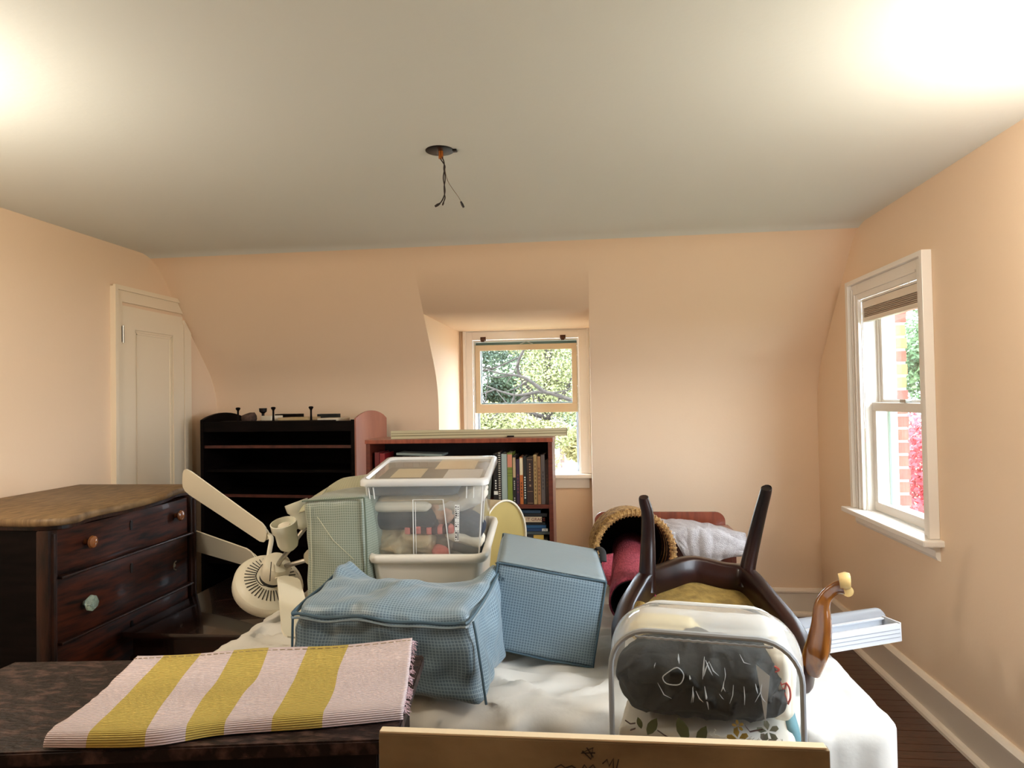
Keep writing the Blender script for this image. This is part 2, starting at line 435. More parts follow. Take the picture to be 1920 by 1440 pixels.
# planks: the strip of floor the photograph shows, to the right of the bed, and around the bed
pm = bx((0, 0, -.008), (.9, .0565, 0), .0012).mesh('plank', smooth=False); pm.materials.append(M_floor)
cnt = 0
y = 1.5
while y < 4.6:
    x = .15-random.random()*.5
    while x < XR-.02:
        ln = min(.9, XR-x-.001)
        if x+.9 > .45:
            o = bpy.data.objects.new('plank', pm); COL.objects.link(o); o.parent = fl
            x0 = max(x, .05)
            o.location = (x0, y, random.uniform(-.0006, .0004)); o.scale = ((min(x+.897, XR-.003)-x0)/.9, 1, 1); cnt += 1
        x += .9
    y += .0585
mb = MB()
for k in range(110):
    yy = YF+k*.0585
    if yy < 1.44: mb.box((XL, yy, -.008), (XR, yy+.0565, 0))
    elif yy < DY: mb.box((XL if True else 0, yy, -.008), (.04, yy+.0565, 0))
obj('plank_field', mb, M_floor, fl, kind='stuff', smooth=False)

# baseboards
def baseboard(name, axis, a, b, pos, sg):
    root = thing(name, None, None, (0, 0, 0), kind='structure')
    def seg(prof, nm, m):
        pts = [(pos+sg*p[0], p[1]) for p in prof]
        mb = MB()
        if axis == 'y': mb.prism([(p[0], p[1]) for p in pts], 'y', a, b)
        else: mb.prism([(p[0], p[1]) for p in pts], 'x', a, b)
        obj(nm, mb, m, root, smooth=False)
    seg([(0, .0), (.016, .0), (.016, .142), (0, .142)], 'face_board', M_trim)
    seg([(0, .1425), (.018, .1425), (.026, .148), (.026, .158), (.020, .166), (.012, .174), (0, .174)], 'cap_moulding', M_trim)
    seg([(.0165, 0), (.040, 0), (.038, .012), (.030, .022), (.0165, .027)], 'shoe_moulding', M_trim)
baseboard('baseboard_right', 'y', YF, YD-.03, XR, -1)
baseboard('baseboard_back', 'x', DXR, XR, YD, -1)
baseboard('baseboard_left', 'y', YF, 3.46, XL, 1)

# ---- door on the left wall
dr = thing('door_1', 'white painted panel door under the slope of the left wall', None, (XL, 3.85, 0), kind='structure')
cut = lambda z: slope_y(z)        # the slope cuts the corner off the casing
ylo, yhi = 3.52, 4.27
def casing_poly(pts, x0, x1, m, nm, par=dr):
    mb = MB(); n = len(pts)
    mb.prism(pts, 'x', x0, x1); return obj(nm, mb, m, par, smooth=False)
# near stile of the casing in two steps
casing_poly([(ylo, 0), (ylo+.075, 0), (ylo+.075, 2.02), (ylo, 2.10)], XL, XL+.018, M_door, 'casing')
casing_poly([(ylo-.002, 0), (ylo+.022, 0), (ylo+.022, 2.085), (ylo-.002, 2.108)], XL+.0185, XL+.034, M_door, 'backband')
casing_poly([(ylo, 2.10), (ylo+.075, 2.02), (cut(2.02)-.005, 2.02), (cut(2.10)-.005, 2.10)], XL, XL+.018, M_door, 'casing')
casing_poly([(ylo-.002, 2.108), (ylo+.022, 2.083), (cut(2.083)-.005, 2.083), (cut(2.108)-.005, 2.108)], XL+.0185, XL+.034, M_door, 'backband')
casing_poly([(yhi-.075, 0), (yhi, 0), (yhi, cut(0) and 1.90), (yhi-.075, 1.98)], XL, XL+.018, M_door, 'casing')
# leaf: frame pieces around a recessed panel, top corner clipped
a, b, t = ylo+.08, yhi-.08, 2.0
casing_poly([(a, .01), (b, .01), (b, 1.955), (min(b, cut(t)), t), (a, t)], XL+.001, XL+.004, M_door, 'door_panel')
for p, nm in (([(a, .01), (a+.11, .01), (a+.11, t), (a, t)], 'stile'), ([(b-.11, .01), (b, .01), (b, 1.95), (b-.11, 1.99)], 'stile'),
              ([(a+.11, t-.13), (b-.11, t-.13), (b-.11, t-.01), (a+.11, t)], 'rail'), ([(a+.11, .01), (b-.11, .01), (b-.11, .25), (a+.11, .25)], 'rail')):
    casing_poly(p, XL+.0045, XL+.014, M_door, nm)
bead = MB()
for q in (0, .012):
    A0, B0 = a+.118+q, b-.118-q
    for s_ in ([(A0, .26+q), (A0+.006, .26+q), (A0+.006, t-.138-q), (A0, t-.138-q)], [(B0-.006, .26+q), (B0, .26+q), (B0, t-.138-q), (B0-.006, t-.138-q)],
               [(A0, t-.144-q), (B0, t-.144-q), (B0, t-.138-q), (A0, t-.138-q)]):
        bead.prism(s_, 'x', XL+.004, XL+.009)
obj('panel_bead', bead, M_door, dr, smooth=False)
h = MB(); h.box((XL+.014, a-.012, 1.79), (XL+.018, a+.012, 1.88)); h.tube([(XL+.020, a, 1.785), (XL+.020, a, 1.885)], .005, 8)
obj('hinge', h, M_steel, dr, label='small steel butt hinge')

# ---- window in the dormer (window_1)
w1 = thing('window_1', 'dormer window with its beige lower sash raised', None, (-.5, DY, .83), kind='structure')
def wbox(nm, x0, x1, z0, z1, y0, y1, m=M_trimw, par=w1, bev=.002): return obj(nm, bx((x0, y0, z0), (x1, y1, z1), bev), m, par, smooth=False)
x0, x1, z0, z1 = O1
for (cx0, cx1, cz0, cz1) in ((DXL+.035, x0, z0-.0, z1+.065), (x1, DXR-.004, z0-.0, z1+.065), (x0, x1, z1, z1+.065)):
    wbox('casing', cx0, cx1, cz0, cz1, DY-.020, DY-.001, M_trimw)
for (cx0, cx1, cz0, cz1) in ((DXL+.030, DXL+.052, z0, z1+.085), (DXR-.022, DXR-.002, z0, z1+.085), (DXL+.052, DXR-.022, z1+.066, z1+.085)):
    wbox('backband', cx0, cx1, cz0, cz1, DY-.034, DY-.0205, M_trimw)
wbox('window_stool', DXL+.02, DXR-.001, z0-.032, z0-.002, DY-.075, DY+.10, M_trimw, bev=.006)
wbox('window_apron', DXL+.06, DXR-.02, z0-.115, z0-.033, DY-.020, DY-.001, M_trimw)
wbox('jamb', x0, x0+.012, z0, z1, DY, DY+.17); wbox('jamb', x1-.012, x1, z0, z1, DY, DY+.17); wbox('jamb', x0+.012, x1-.012, z1-.012, z1, DY, DY+.17)
def sash(par, x0, x1, z0, z1, y, st, tr, br, m, nm='sash'):
    s_ = obj(nm, bx((x0, y, z1-tr), (x1, y+.032, z1), .003).box((x0, y, z0), (x1, y+.032, z0+br), None, .003)
             .box((x0, y, z0+br), (x0+st, y+.032, z1-tr), None, .003).box((x1-st, y, z0+br), (x1, y+.032, z1-tr), None, .003), m, par, smooth=False)
    obj('pane', bx((x0+st-.004, y+.013, z0+br-.004), (x1-st+.004, y+.017, z1-tr+.004)), M_glass, s_, smooth=False)
    return s_
M_sashb = mat('beige_sash_paint', (222, 202, 170), .4)
M_sashg = mat('green_grey_sash', (92, 112, 108), .5)
sash(w1, x0+.014, x1-.014, 1.315, 1.865, DY+.022, .042, .045, .072, M_sashb)
sash(w1, x0+.014, x1-.014, 1.352, 1.89, DY+.075, .045, .04, .045, M_sashg, 'upper_sash')
lift = MB(); lift.tube(catmull([(-.54, DY+.012, 1.868), (-.52, DY-.004, 1.872), (-.49, DY-.008, 1.882), (-.46, DY-.004, 1.872), (-.44, DY+.012, 1.868)], 5), .0035, 6)
obj('sash_lift', lift, M_steel, w1, label='bright metal sash lift')
wbox('screen_frame', x0+.012, x0+.03, z0, 1.34, DY+.13, DY+.145, M_blindg); wbox('screen_frame', x1-.03, x1-.012, z0, 1.34, DY+.13, DY+.145, M_blindg)
wbox('outer_sill', x0, x1, z0-.03, z0, DY+.101, DY+.22, M_trimw)
for xx in (-.836, -.197):
    c = thing('shade_bracket', 'small bronze shade bracket on the dormer casing, '+('left one' if xx < -.5 else 'right one'), 'bracket', (xx, DY-.03, 1.90))
    obj('bracket_plate', bx((xx-.022, DY-.024, 1.896), (xx+.022, DY-.0205, 1.928), .001), M_bronze, c)
    obj('bracket_cup', bx((xx-.014, DY-.05, 1.886), (xx+.014, DY-.0245, 1.910), .004), M_bronze, c)

# ---- window in the right wall (window_2)
w2 = thing('window_2', 'double-hung window in the right wall with a brick reveal outside', None, (XR, 3.52, .8), kind='structure')
y0, y1, z0, z1 = O2
def w2box(nm, ya, yb, za, zb, xa, xb, m=M_trimw, bev=.002, par=None): return obj(nm, bx((xa, ya, za), (xb, yb, zb), bev), m, par or w2, smooth=False)
C = .095
for (ya, yb, za, zb) in ((y0-C+.02, y0, z0, z1+.085), (y1, y1+C+.02, z0, z1+.085), (y0, y1, z1, z1+.085)):
    w2box('casing', ya, yb, za, zb, XR-.020, XR-.0005)
for (ya, yb, za, zb) in ((y0-C+.0, y0-C+.024, z0, z1+.108), (y1+C-.01, y1+C+.022, z0, z1+.108), (y0-C+.024, y1+C-.01, z1+.0855, z1+.108)):
    w2box('backband', ya, yb, za, zb, XR-.042, XR-.0005)
for (ya, yb, za, zb) in ((y1+.028, y1+.04, z0, z1+.028), (y0, y1+.028, z1+.028, z1+.04), (y1+.062, y1+.07, z0, z1+.062)):
    w2box('bead', ya, yb, za, zb, XR-.028, XR-.0205)
w2box('window_stool', y0-C-.035, y1+C+.05, z0-.028, z0-.001, XR-.085, XR+.16, M_trimw, .006)
ap = MB().prism([(XR, z0-.030), (XR-.030, z0-.030), (XR-.030, z0-.042), (XR-.020, z0-.050), (XR-.020, z0-.075), (XR-.012, z0-.09), (XR, z0-.095)], 'y', y0-C+.0, y1+C+.02)
obj('window_apron', ap, M_trimw, w2, smooth=False)
for (ya, yb) in ((y0, y0+.012), (y1-.012, y1)): w2box('jamb', ya, yb, z0, z1, XR, XR+.15)
w2box('jamb', y0+.012, y1-.012, z1-.012, z1, XR, XR+.15)
w2box('parting_bead', y1-.03, y1-.012, z0, z1-.012, XR+.0665, XR+.0745); w2box('parting_bead', y0+.012, y0+.03, z0, z1-.012, XR+.0665, XR+.0745)
def sashx(par, ya, yb, za, zb, x, st, tr, br, m, nm):
    s_ = obj(nm, bx((x, ya, zb-tr), (x+.032, yb, zb), .003).box((x, ya, za), (x+.032, yb, za+br), None, .003)
             .box((x, ya, za+br), (x+.032, ya+st, zb-tr), None, .003).box((x, yb-st, za+br), (x+.032, yb, zb-tr), None, .003), m, par, smooth=False)
    obj('pane', bx((x+.013, ya+st-.004, za+br-.004), (x+.017, yb-st+.004, zb-tr+.004)), M_glass, s_, smooth=False)
sashx(w2, y0+.013, y1-.013, z0+.004, 1.375, XR+.035, .042, .045, .045, M_trimw, 'lower_sash')
M_storm = mat('pale_green_aluminium', (176, 200, 190), .4)
sashx(w2, y0+.013, y1-.013, 1.34, z1-.02, XR+.075, .045, .045, .05, M_trimw, 'upper_sash')
sashx(w2, y0+.013, y1-.013, z0+.004, z1-.015, XR+.114, .028, .03, .03, M_storm, 'storm_frame')
sl = MB(); sl.box((XR+.03, 3.45, 1.376), (XR+.06, 3.51, 1.392), None, .002); obj('sash_lock', sl, M_steel, w2)
# rolled shade under the head of the window
ws = thing('pleated_shade', 'taupe pleated shade drawn up at the top of the right window', 'shade', (XR+.03, 3.52, 1.85))
obj('headrail', bx((XR+.002, y0+.016, 1.878), (XR+.034, y1-.016, 1.916), .003), M_trim, ws)
mb = MB()
for k in range(5): mb.box((XR+.004, y0+.018, 1.832+k*.009), (XR+.032, y1-.018, 1.8395+k*.009), None, .002)
obj('pleats', mb, M_shade, ws)
obj('bottom_rail', bx((XR+.002, y0+.016, 1.806), (XR+.034, y1-.016, 1.830), .004), M_trim, ws)
w2box('brick_mould', y1-.012, y1+.14, z0-.02, z1+.05, XR+.1505, XR+.162, M_trimw)
# near window outside the frame, added to bring in more daylight
w3 = thing('added_window_3', 'unseen window added in the right wall to let in daylight', None, (XR, 1.47, .8), kind='structure')
y0n, y1n, z0n, z1n = O3
for (ya, yb, za, zb) in ((y0n-.1, y0n, z0n, z1n+.09), (y1n, y1n+.1, z0n, z1n+.09), (y0n, y1n, z1n, z1n+.09)):
    obj('casing', bx((XR-.022, ya, za), (XR-.0005, yb, zb), .003), M_trimw, w3, smooth=False)
obj('window_stool', bx((XR-.08, y0n-.13, z0n-.03), (XR+.12, y1n+.13, z0n-.001), .005), M_trimw, w3, smooth=False)
sashx(w3, y0n+.01, y1n-.01, z0n+.004, z1n-.01, XR+.06, .045, .045, .06, M_trimw, 'sash')

# ---- brick reveal outside window_2, brick by brick
br = thing('wall_outside', None, None, (XR+.19, y1+.125, 0), kind='structure')
obj('mortar_bed', bx((XR+.193, y1+.117, .2), (XR+.266, y1+.50, 2.5)), M_mortar, br, smooth=False)
bm1 = bx((0, 0, 0), (.105, .20, .058), .003).mesh('brick', smooth=False); bm1.materials.append(M_brick)
zz = .30; k = 0
M_bricks = [M_brick, mat('brick_dark', (112, 48, 38), .85, (130, 60, 46), 14), mat('brick_shade_ochre', (164, 118, 66), .85, (150, 100, 58), 14)]  # ochre of the upper courses stands for shade on the brick
bms = []
for mm in M_bricks:
    q = bm1.copy(); q.materials.clear(); q.materials.append(mm); bms.append(q)
while zz < 2.45:
    o = bpy.data.objects.new('brick', bms[2] if (zz > 1.35 and k % 3) else bms[k % 2]); COL.objects.link(o); o.parent = br
    o.location = (.004+random.uniform(-.002, .002), -.014-(random.random()*.003), zz); o.scale = (.76 if k % 2 else .70, 1, 1)
    zz += .072; k += 1

# ================================================================ OUTSIDE
gr = MB().add([(-60, DY+1, -3), (60, DY+1, -3), (60, 90, -3), (-60, 90, -3)], [(0, 1, 2, 3)])
gr.add([(2.2, -30, -3), (60, -30, -3), (60, DY+1, -3), (2.2, DY+1, -3)], [(0, 1, 2, 3)])
obj('ground', gr, mat('lawn', (84, 88, 56), .95, (104, 98, 74), .6, 6), kind='structure', smooth=False)
def leaf_mat(name, c1, c2):
    m = mat(name, c1, .7, c2, 1.3, 6, lo=.35, hi=.62); return m
M_lf = [leaf_mat('leaf_dark', (28, 46, 28), (56, 72, 40)), leaf_mat('leaf_bright', (92, 98, 54), (130, 128, 84)),
        leaf_mat('leaf_red', (140, 22, 36), (190, 52, 62)), leaf_mat('leaf_green', (50, 84, 50), (92, 118, 72))]
def leaves(blobs, n, size, rnd):
    mb = MB()
    for (c, rad) in blobs:
        c = Vector(c)
        for _ in range(n):
            d = Vector((rnd.gauss(0, 1), rnd.gauss(0, 1), rnd.gauss(0, 1))).normalized()*(rnd.random()**.45)
            p = c+Vector((d.x*rad[0], d.y*rad[1], d.z*rad[2]))
            a = Vector((rnd.gauss(0, 1), rnd.gauss(0, 1), rnd.gauss(0, 1))).normalized(); b = a.orthogonal().normalized()
            s_ = size*rnd.uniform(.6, 1.3)
            mb.add([p, p+a*s_*.5+b*s_*.28, p+a*s_, p+a*s_*.5-b*s_*.28], [(0, 1, 2, 3)])
    return mb
def tree(label, cat, base, height, blobs, n, size, m, seed, branches, nm='leafy_tree'):
    rnd = random.Random(seed)
    t = thing(nm, label, cat, base)
    tr = MB(); b = Vector(base)
    tr.tube(catmull([b, b+Vector((.1, 0, height*.3)), b+Vector((-.05, .1, height*.6)), b+Vector((.05, 0, height))], 4), [.22-.16*i/12 for i in range(13)], 8)
    obj('trunk', tr, M_bark, t)
    for br_ in branches:
        p = catmull(br_, 5); k_ = len(p)
        obj('branch', MB().tube(p, [.05*(1-i/k_*.8) for i in range(k_)], 7), M_bark, t)
        tw = MB()
        for i in range(4, k_, 3):
            d = Vector((rnd.gauss(0, 1), rnd.gauss(0, .5), rnd.gauss(0, 1))).normalized()
            tw.tube([p[i], p[i]+d*.35, p[i]+d*.7+Vector((0, 0, .12))], [.02, .013, .006], 5)
        if tw.v: obj('twigs', tw, M_bark, t, kind='stuff')
    obj('foliage', leaves(blobs, n, size, rnd), m, t, kind='stuff', smooth=False)
    return t
tree('dark green tree seen at the left of the dormer window', 'tree', (-4.0, 17.5, -3), 5.2,
     [((-4.3, 17.5, 2.2), (1.9, 1.2, 1.2)), ((-3.7, 17, 1.2), (.7, .7, .7)), ((-3.0, 18.5, 2.9), (1.3, 1, .9)), ((-2.2, 18.5, 1.6), (.7, .6, .5))], 5000, .10, M_lf[0], 1,
     [[(-3.9, 17.4, 1.0), (-3.2, 17.2, 2.0), (-2.4, 17.2, 2.2), (-1.4, 17.0, 2.6)], [(-3.4, 17.3, 1.8), (-3.0, 17.1, 1.9), (-2.6, 17, 1.3), (-2.3, 17, 1.0)],
      [(-3.2, 17.2, 2.0), (-2.9, 17.1, 2.6), (-2.2, 17, 3.0)]], nm='evergreen_tree')
tree('pale yellow-green tree filling the right of the dormer window', 'tree', (-.9, 15, -3), 5.8,
     [((-.6, 15, 1.8), (1.0, .9, 1.0)), ((-2.2, 14.5, .9), (1.1, .8, .45)), ((-.9, 15.5, 3.0), (1.4, 1, .7)), ((.75, 15, 1.1), (1.0, .9, .9)), ((-1.3, 14.6, .62), (1.0, .7, .36))], 7000, .07, M_lf[1], 2,
     [[(-.3, 14.0, 1.35), (-.9, 13.9, 1.55), (-1.5, 13.8, 1.5), (-2.1, 13.9, 1.7)], [(-.9, 13.9, 1.55), (-1.3, 13.8, 1.85), (-1.8, 13.8, 1.95)], [(-1.2, 13.9, 1.5), (-1.6, 13.8, 1.25), (-2.0, 13.8, 1.15)], [(-.9, 14.8, 1.2), (-1.5, 14.6, 2.0), (-1.3, 14.5, 2.6), (-1.1, 14.4, 3.2)], [(-.9, 14.7, 1.0), (-.3, 14.5, 1.9), (-.1, 14.4, 2.8), (.3, 14.3, 3.2)],
      [(-.9, 14.7, 1.0), (-1.7, 14.3, 1.2), (-2.5, 14.2, 1.1)]])
tree('low yellow bush below the dormer window near the white fence', 'bush', (-.6, 16.0, -3), 2.2,
     [((-.30, 16, .35), (.36, .4, .42)), ((-1.6, 16.5, -.1), (1.0, .6, .35)), ((-3.1, 16.5, .0), (.9, .6, .5))], 1400, .11, mat('leaf_yellow', (134, 126, 70), .7, (160, 150, 104), 1.5), 3, [], nm='bush')
tree('green tree seen in the upper pane of the right window', 'tree', (6.0, 12.2, -3), 5.2,
     [((5.6, 11.9, 2.9), (1.3, 1.2, 1.3)), ((5.1, 11.3, 1.9), (.7, .7, .6)), ((6.2, 12.6, 1.9), (1.0, .9, .9))], 3600, .09, M_lf[3], 4, [])
tree('red-leaved tree seen in the lower pane of the right window', 'tree', (4.1, 8.2, -3), 3.4,
     [((4.0, 8.2, .6), (.8, .9, .75)), ((4.4, 8.8, -.4), (.9, .9, .7)), ((3.62, 7.6, .5), (.45, .5, .75))], 3600, .07, M_lf[2], 5, [], nm='red_maple')
# far backdrop of woodland behind both
rnd = random.Random(9)
for k, (p, lab) in enumerate((((-7.4, 30, -3), 'hazy far tree behind the dark green one'), ((-2.5, 31, -3), 'hazy far tree behind the pale yellow-green one'), ((2.5, 30, -3), 'hazy far tree beyond the right edge of the dormer view'))):
    tree(lab, 'tree', p, 6.5, [((p[0], p[1], 3.2), (2.3, 1.5, 2.6)), ((p[0]+.1, p[1]-1, .4), (2.2, 1.5, 1.6))], 3000, .3,
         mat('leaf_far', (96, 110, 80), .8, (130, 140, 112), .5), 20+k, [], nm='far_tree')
# neighbour's house corner and white picket fence beneath the window
M_fence = mat('fence_paint', (176, 178, 180), .8)
fe = thing('picket_fence', 'white picket fence beyond the drive seen under the dormer window', 'fence', (-1.0, 19, -3))
zt = W(1060, 868, Y=19).z
for k in range(22):
    x_ = -2.2+k*.13
    obj('picket', bx((x_, 18.98, -3), (x_+.085, 19.0, zt+random.uniform(-.01, .01))), M_fence, fe, smooth=False)
obj('fence_rail', bx((-2.3, 19.01, zt-.22), (.8, 19.05, zt-.14)), M_fence, fe, smooth=False)
obj('fence_rail', bx((-2.3, 19.01, -2.6), (.8, 19.05, -2.5)), M_fence, fe, smooth=False)
gh = thing('garage', 'brown shingled garage beyond the white fence', 'garage', (-2.2, 24, -3))
obj('wall', bx((-4.0, 24, -3), (-.9, 27, .25)), mat('brown_siding', (84, 68, 60), .8), gh, smooth=False)
obj('roof', MB().prism([(-4.3, .25), (-.65, .25), (-2.45, 1.5)], 'y', 23.8, 27.2), mat('grey_shingle', (92, 86, 82), .9), gh, smooth=False)
obj('garage_window', bx((-1.35, 23.96, -.75), (-1.05, 24.0, -.05)), M_fence, gh, smooth=False)

# ================================================================ CEILING BOX AND WIRES
c0 = Vector((-.523, 2.43, ZC))
jb = thing('junction_box', 'black round junction box in the ceiling with bare wires hanging down', 'junction box', c0)
obj('box_rim', MB().lathe([(.0, -.004), (.046, -.004), (.052, -.002), (.052, .0), (.046, .001), (.0, .001)], 28, Matrix.Translation(c0)), M_black, jb)
obj('mounting_ear', MB().box((c0.x+.048, c0.y-.012, ZC-.008), (c0.x+.064, c0.y+.010, ZC-.001), None, .002), M_black, jb)
obj('nipple', MB().lathe([(0, -.03), (.009, -.03), (.009, -.004), (0, -.004)], 10, Matrix.Translation(c0+Vector((.004, 0, 0)))), M_brass, jb, label='coppery stub in the box')
def wpx(pts, r, m, nm, Y=2.43):
    p = catmull([c0+Vector((0, 0, -.004))]+[W(740+a_/9, 250+b_/9, Y=Y) for a_, b_ in pts], 5)
    return MB().tube(p, r, 6)
o = obj('wire', wpx([(770, 420), (820, 500), (850, 560), (835, 640), (820, 760), (840, 880), (850, 980), (825, 1080), (775, 1170), (700, 1215)], .0022, M_wire, 'wire'), M_wire, jb)
o2 = obj('wire', wpx([(800, 400), (835, 500), (830, 600), (850, 700), (850, 800), (835, 900), (840, 1020), (850, 1090), (825, 1160)], .0022, M_wire, 'wire', 2.425), M_wire, jb)
o3 = obj('wire', wpx([(800, 380), (840, 520), (860, 680), (900, 810), (980, 940), (1060, 1050), (1115, 1140)], .0012, M_lightwire, 'wire'), M_lightwire, jb, label='thin tan wire')
def blob(a_, b_, a2, b2, r, Y=2.43):
    return MB().tube([W(740+a_/9, 250+b_/9, Y=Y), W(740+(a_+a2)/18, 250+(b_+b2)/18, Y=Y), W(740+a2/9, 250+b2/9, Y=Y)], [r*.6, r, r*.8], 8)
obj('wire_nut', blob(770, 1180, 680, 1235, .0052), M_wire, o); obj('wire_nut', blob(830, 1150, 808, 1215, .0034), M_wire, o2); obj('wire_nut', blob(1115, 1150, 1165, 1250, .0048), M_black, o3)

# ================================================================ BIG FURNITURE
# ---- serpentine dresser against the left wall
D0 = (-2.29, 2.75, 0)
ds = thing('dresser', 'old dark oak three-drawer dresser with a worn tan serpentine top at left', 'dresser', D0)
DX = -1.965
ZT = 1.025
def serp(t):  # t 0..1 along Y 2.30..3.19 : how far the front bows out
    return .018*cos(2*pi*t*1.0)*-1+.014*sin(pi*t)
edge = [(-2.14, 2.268), (-2.03, 2.262), (-1.955, 2.275), (-1.915, 2.31), (-1.905, 2.36), (-1.925, 2.44), (-1.927, 2.52), (-1.915, 2.62), (-1.912, 2.73), (-1.918, 2.84), (-1.935, 2.95),
        (-1.965, 3.05), (-1.985, 3.13), (-1.978, 3.20), (-1.985, 3.255), (-2.02, 3.275)]
edge = [tuple(p)[:2] for p in catmull([(a, b, 0) for a, b in edge], 4)]
poly = edge+[(XL+.012, 3.275), (XL+.012, 2.262)]
top = MB()
n = len(poly); lay = [(.0, ZT-.030), (.006, ZT-.026), (.009, ZT-.015), (.006, ZT-.003), (.0, ZT)]
cx, cy = -2.3, 2.77
vs = []
for off, z in lay:
    for (px_, py_) in poly:
        d = Vector((px_-cx, py_-cy)).normalized() if px_ > XL+.05 else Vector((0, 0))
        vs.append((px_+d.x*(off-.009), py_+d.y*(off-.009), z))
fs = [list(range(n))[::-1], list(range(4*n, 5*n))]+[(r_*n+i, r_*n+(i+1) % n, (r_+1)*n+(i+1) % n, (r_+1)*n+i) for r_ in range(4) for i in range(n)]
top.add(vs, fs)
obj('top', top, M_toptan, ds, angle=50)
obj('top_moulding', MB().prism([(a-.012 if a > -2.5 else a, b) for a, b in [(p[0], 2.28+(p[1]-2.262)*.975) for p in poly]], 'z', ZT-.044, ZT-.0305), M_darkwood, ds, smooth=False)
obj('side_panel', bx((XL+.02, 2.285, .02), (DX-.03, 2.315, ZT-.045), .002), M_blackwood, ds, smooth=False)
obj('side_panel', bx((XL+.02, 3.20, .02), (DX-.03, 3.225, ZT-.045), .002), M_darkwood, ds, smooth=False)
obj('back_panel', bx((XL+.012, 2.285, .05), (XL+.019, 3.225, ZT-.045)), M_darkwood, ds, smooth=False)
for yy in (2.283, 3.178):
    obj('corner_post', bx((DX-.045, yy, .0), (DX+.005, yy+.047, ZT-.045), .008).tube([(DX+.006, yy+.024, .05), (DX+.006, yy+.024, ZT-.06)], .010, 8), M_darkwood, ds)
def front_x(y): 
    t = (y-2.33)/(3.178-2.33); return DX-.012+.030*sin(pi*t)**2*(.8)+.010*sin(3*pi*t)
def drawer(z0, z1, knobs):
    a, b = 2.335, 3.172
    mb = MB(); k = 30
    for i in range(k):
        ya, yb = a+(b-a)*i/k, a+(b-a)*(i+1)/k
        pass
    fn = lambda u, v: Vector((front_x(a+(b-a)*u)+.004*min(1, min(v, 1-v)*16, min(u, 1-u)*40), a+(b-a)*u, z0+(z1-z0)*v))
    mb.grid(fn, 40, 10)
    bk = [(DX-.05, a, z0), (DX-.05, b, z0), (DX-.05, b, z1), (DX-.05, a, z1)]
    mb.add(bk, [(0, 1, 2, 3)])
    for v in (0, 1):
        pts = [fn(i/40, v) for i in range(41)]+[Vector((DX-.05, b, z0+(z1-z0)*v)), Vector((DX-.05, a, z0+(z1-z0)*v))]
        mb.add(pts, [list(range(len(pts)))])
    d = obj('drawer', mb, M_drawerwood, ds, weld=True, angle=35)
    # keyhole escutcheon
    ym = (a+b)/2-.02; e = MB().prism([(ym-.007, z1-.075), (ym+.007, z1-.075), (ym+.009, z1-.045), (ym+.005, z1-.035), (ym-.005, z1-.035), (ym-.009, z1-.045)], 'x', front_x(ym)+.002, front_x(ym)+.0065)
    obj('keyhole', e, M_black, d, smooth=False)
    for (ky, kz, kind) in knobs:
        X = front_x(ky)+.003; Mx = Matrix.Translation((X, ky, kz)) @ Matrix.Rotation(pi/2, 4, 'Y')
        if kind == 'wood':
            obj('knob', MB().lathe([(.012, 0), (.009, .008), (.011, .014), (.021, .020), (.025, .028), (.022, .036), (.012, .041), (.0, .042)], 20, Mx), M_knobw, d, label='turned wooden knob')
        elif kind == 'glass':
            obj('knob', MB().lathe([(.010, 0), (.008, .012), (.024, .018), (.031, .026), (.031, .034), (.022, .044), (.010, .047), (.0, .047)], 8, Mx), M_kglass, d, label='faceted clear glass knob', smooth=False)
        else:
            rg = MB().tube([Mx @ Vector((.020*cos(t), .020*sin(t), .012)) for t in [pi+i*pi/10 for i in range(11)]], .0028, 6)
            rg.lathe([(.008, 0), (.008, .006), (0, .008)], 10, Mx); obj('bail_pull', rg, M_steel, d, label='thin half-ring metal pull')
    return d
M_knobw = mat('amber_knob', (150, 92, 48), .25, (112, 62, 30), 12, coat=.6)
M_kglass = bpy.data.materials.new('cut_glass'); M_kglass.use_nodes = True
_b = M_kglass.node_tree.nodes['Principled BSDF']; _b.inputs['Transmission Weight'].default_value = .75; _b.inputs['Roughness'].default_value = .05
_b.inputs['Base Color'].default_value = (.75, .92, .82, 1); _b.inputs['IOR'].default_value = 1.5
drawer(.803, .972, [(2.467, .902, 'wood'), (3.047, .905, 'wood')])
drawer(.560, .790, [(2.46, .668, 'glass'), (3.031, .673, 'ring')])
drawer(.300, .547, [(3.02, .408, 'glass')])
obj('drawer_rail', bx((DX-.05, 2.332, .7915), (DX+.020, 3.176, .8015), .003), M_darkwood, ds, smooth=False)
obj('drawer_rail', bx((DX-.05, 2.332, .5485), (DX+.020, 3.176, .5585), .003), M_darkwood, ds, smooth=False)
obj('bottom_apron', MB().prism([(2.332, .30), (2.332, .16), (2.45, .20), (2.75, .23), (3.05, .20), (3.176, .16), (3.176, .298)], 'x', DX-.03, DX), M_darkwood, ds, smooth=False)
for yy in (2.29, 3.185):
    obj('rear_foot', bx((XL+.02, yy, 0), (XL+.06, yy+.035, .05)), M_darkwood, ds, smooth=False)

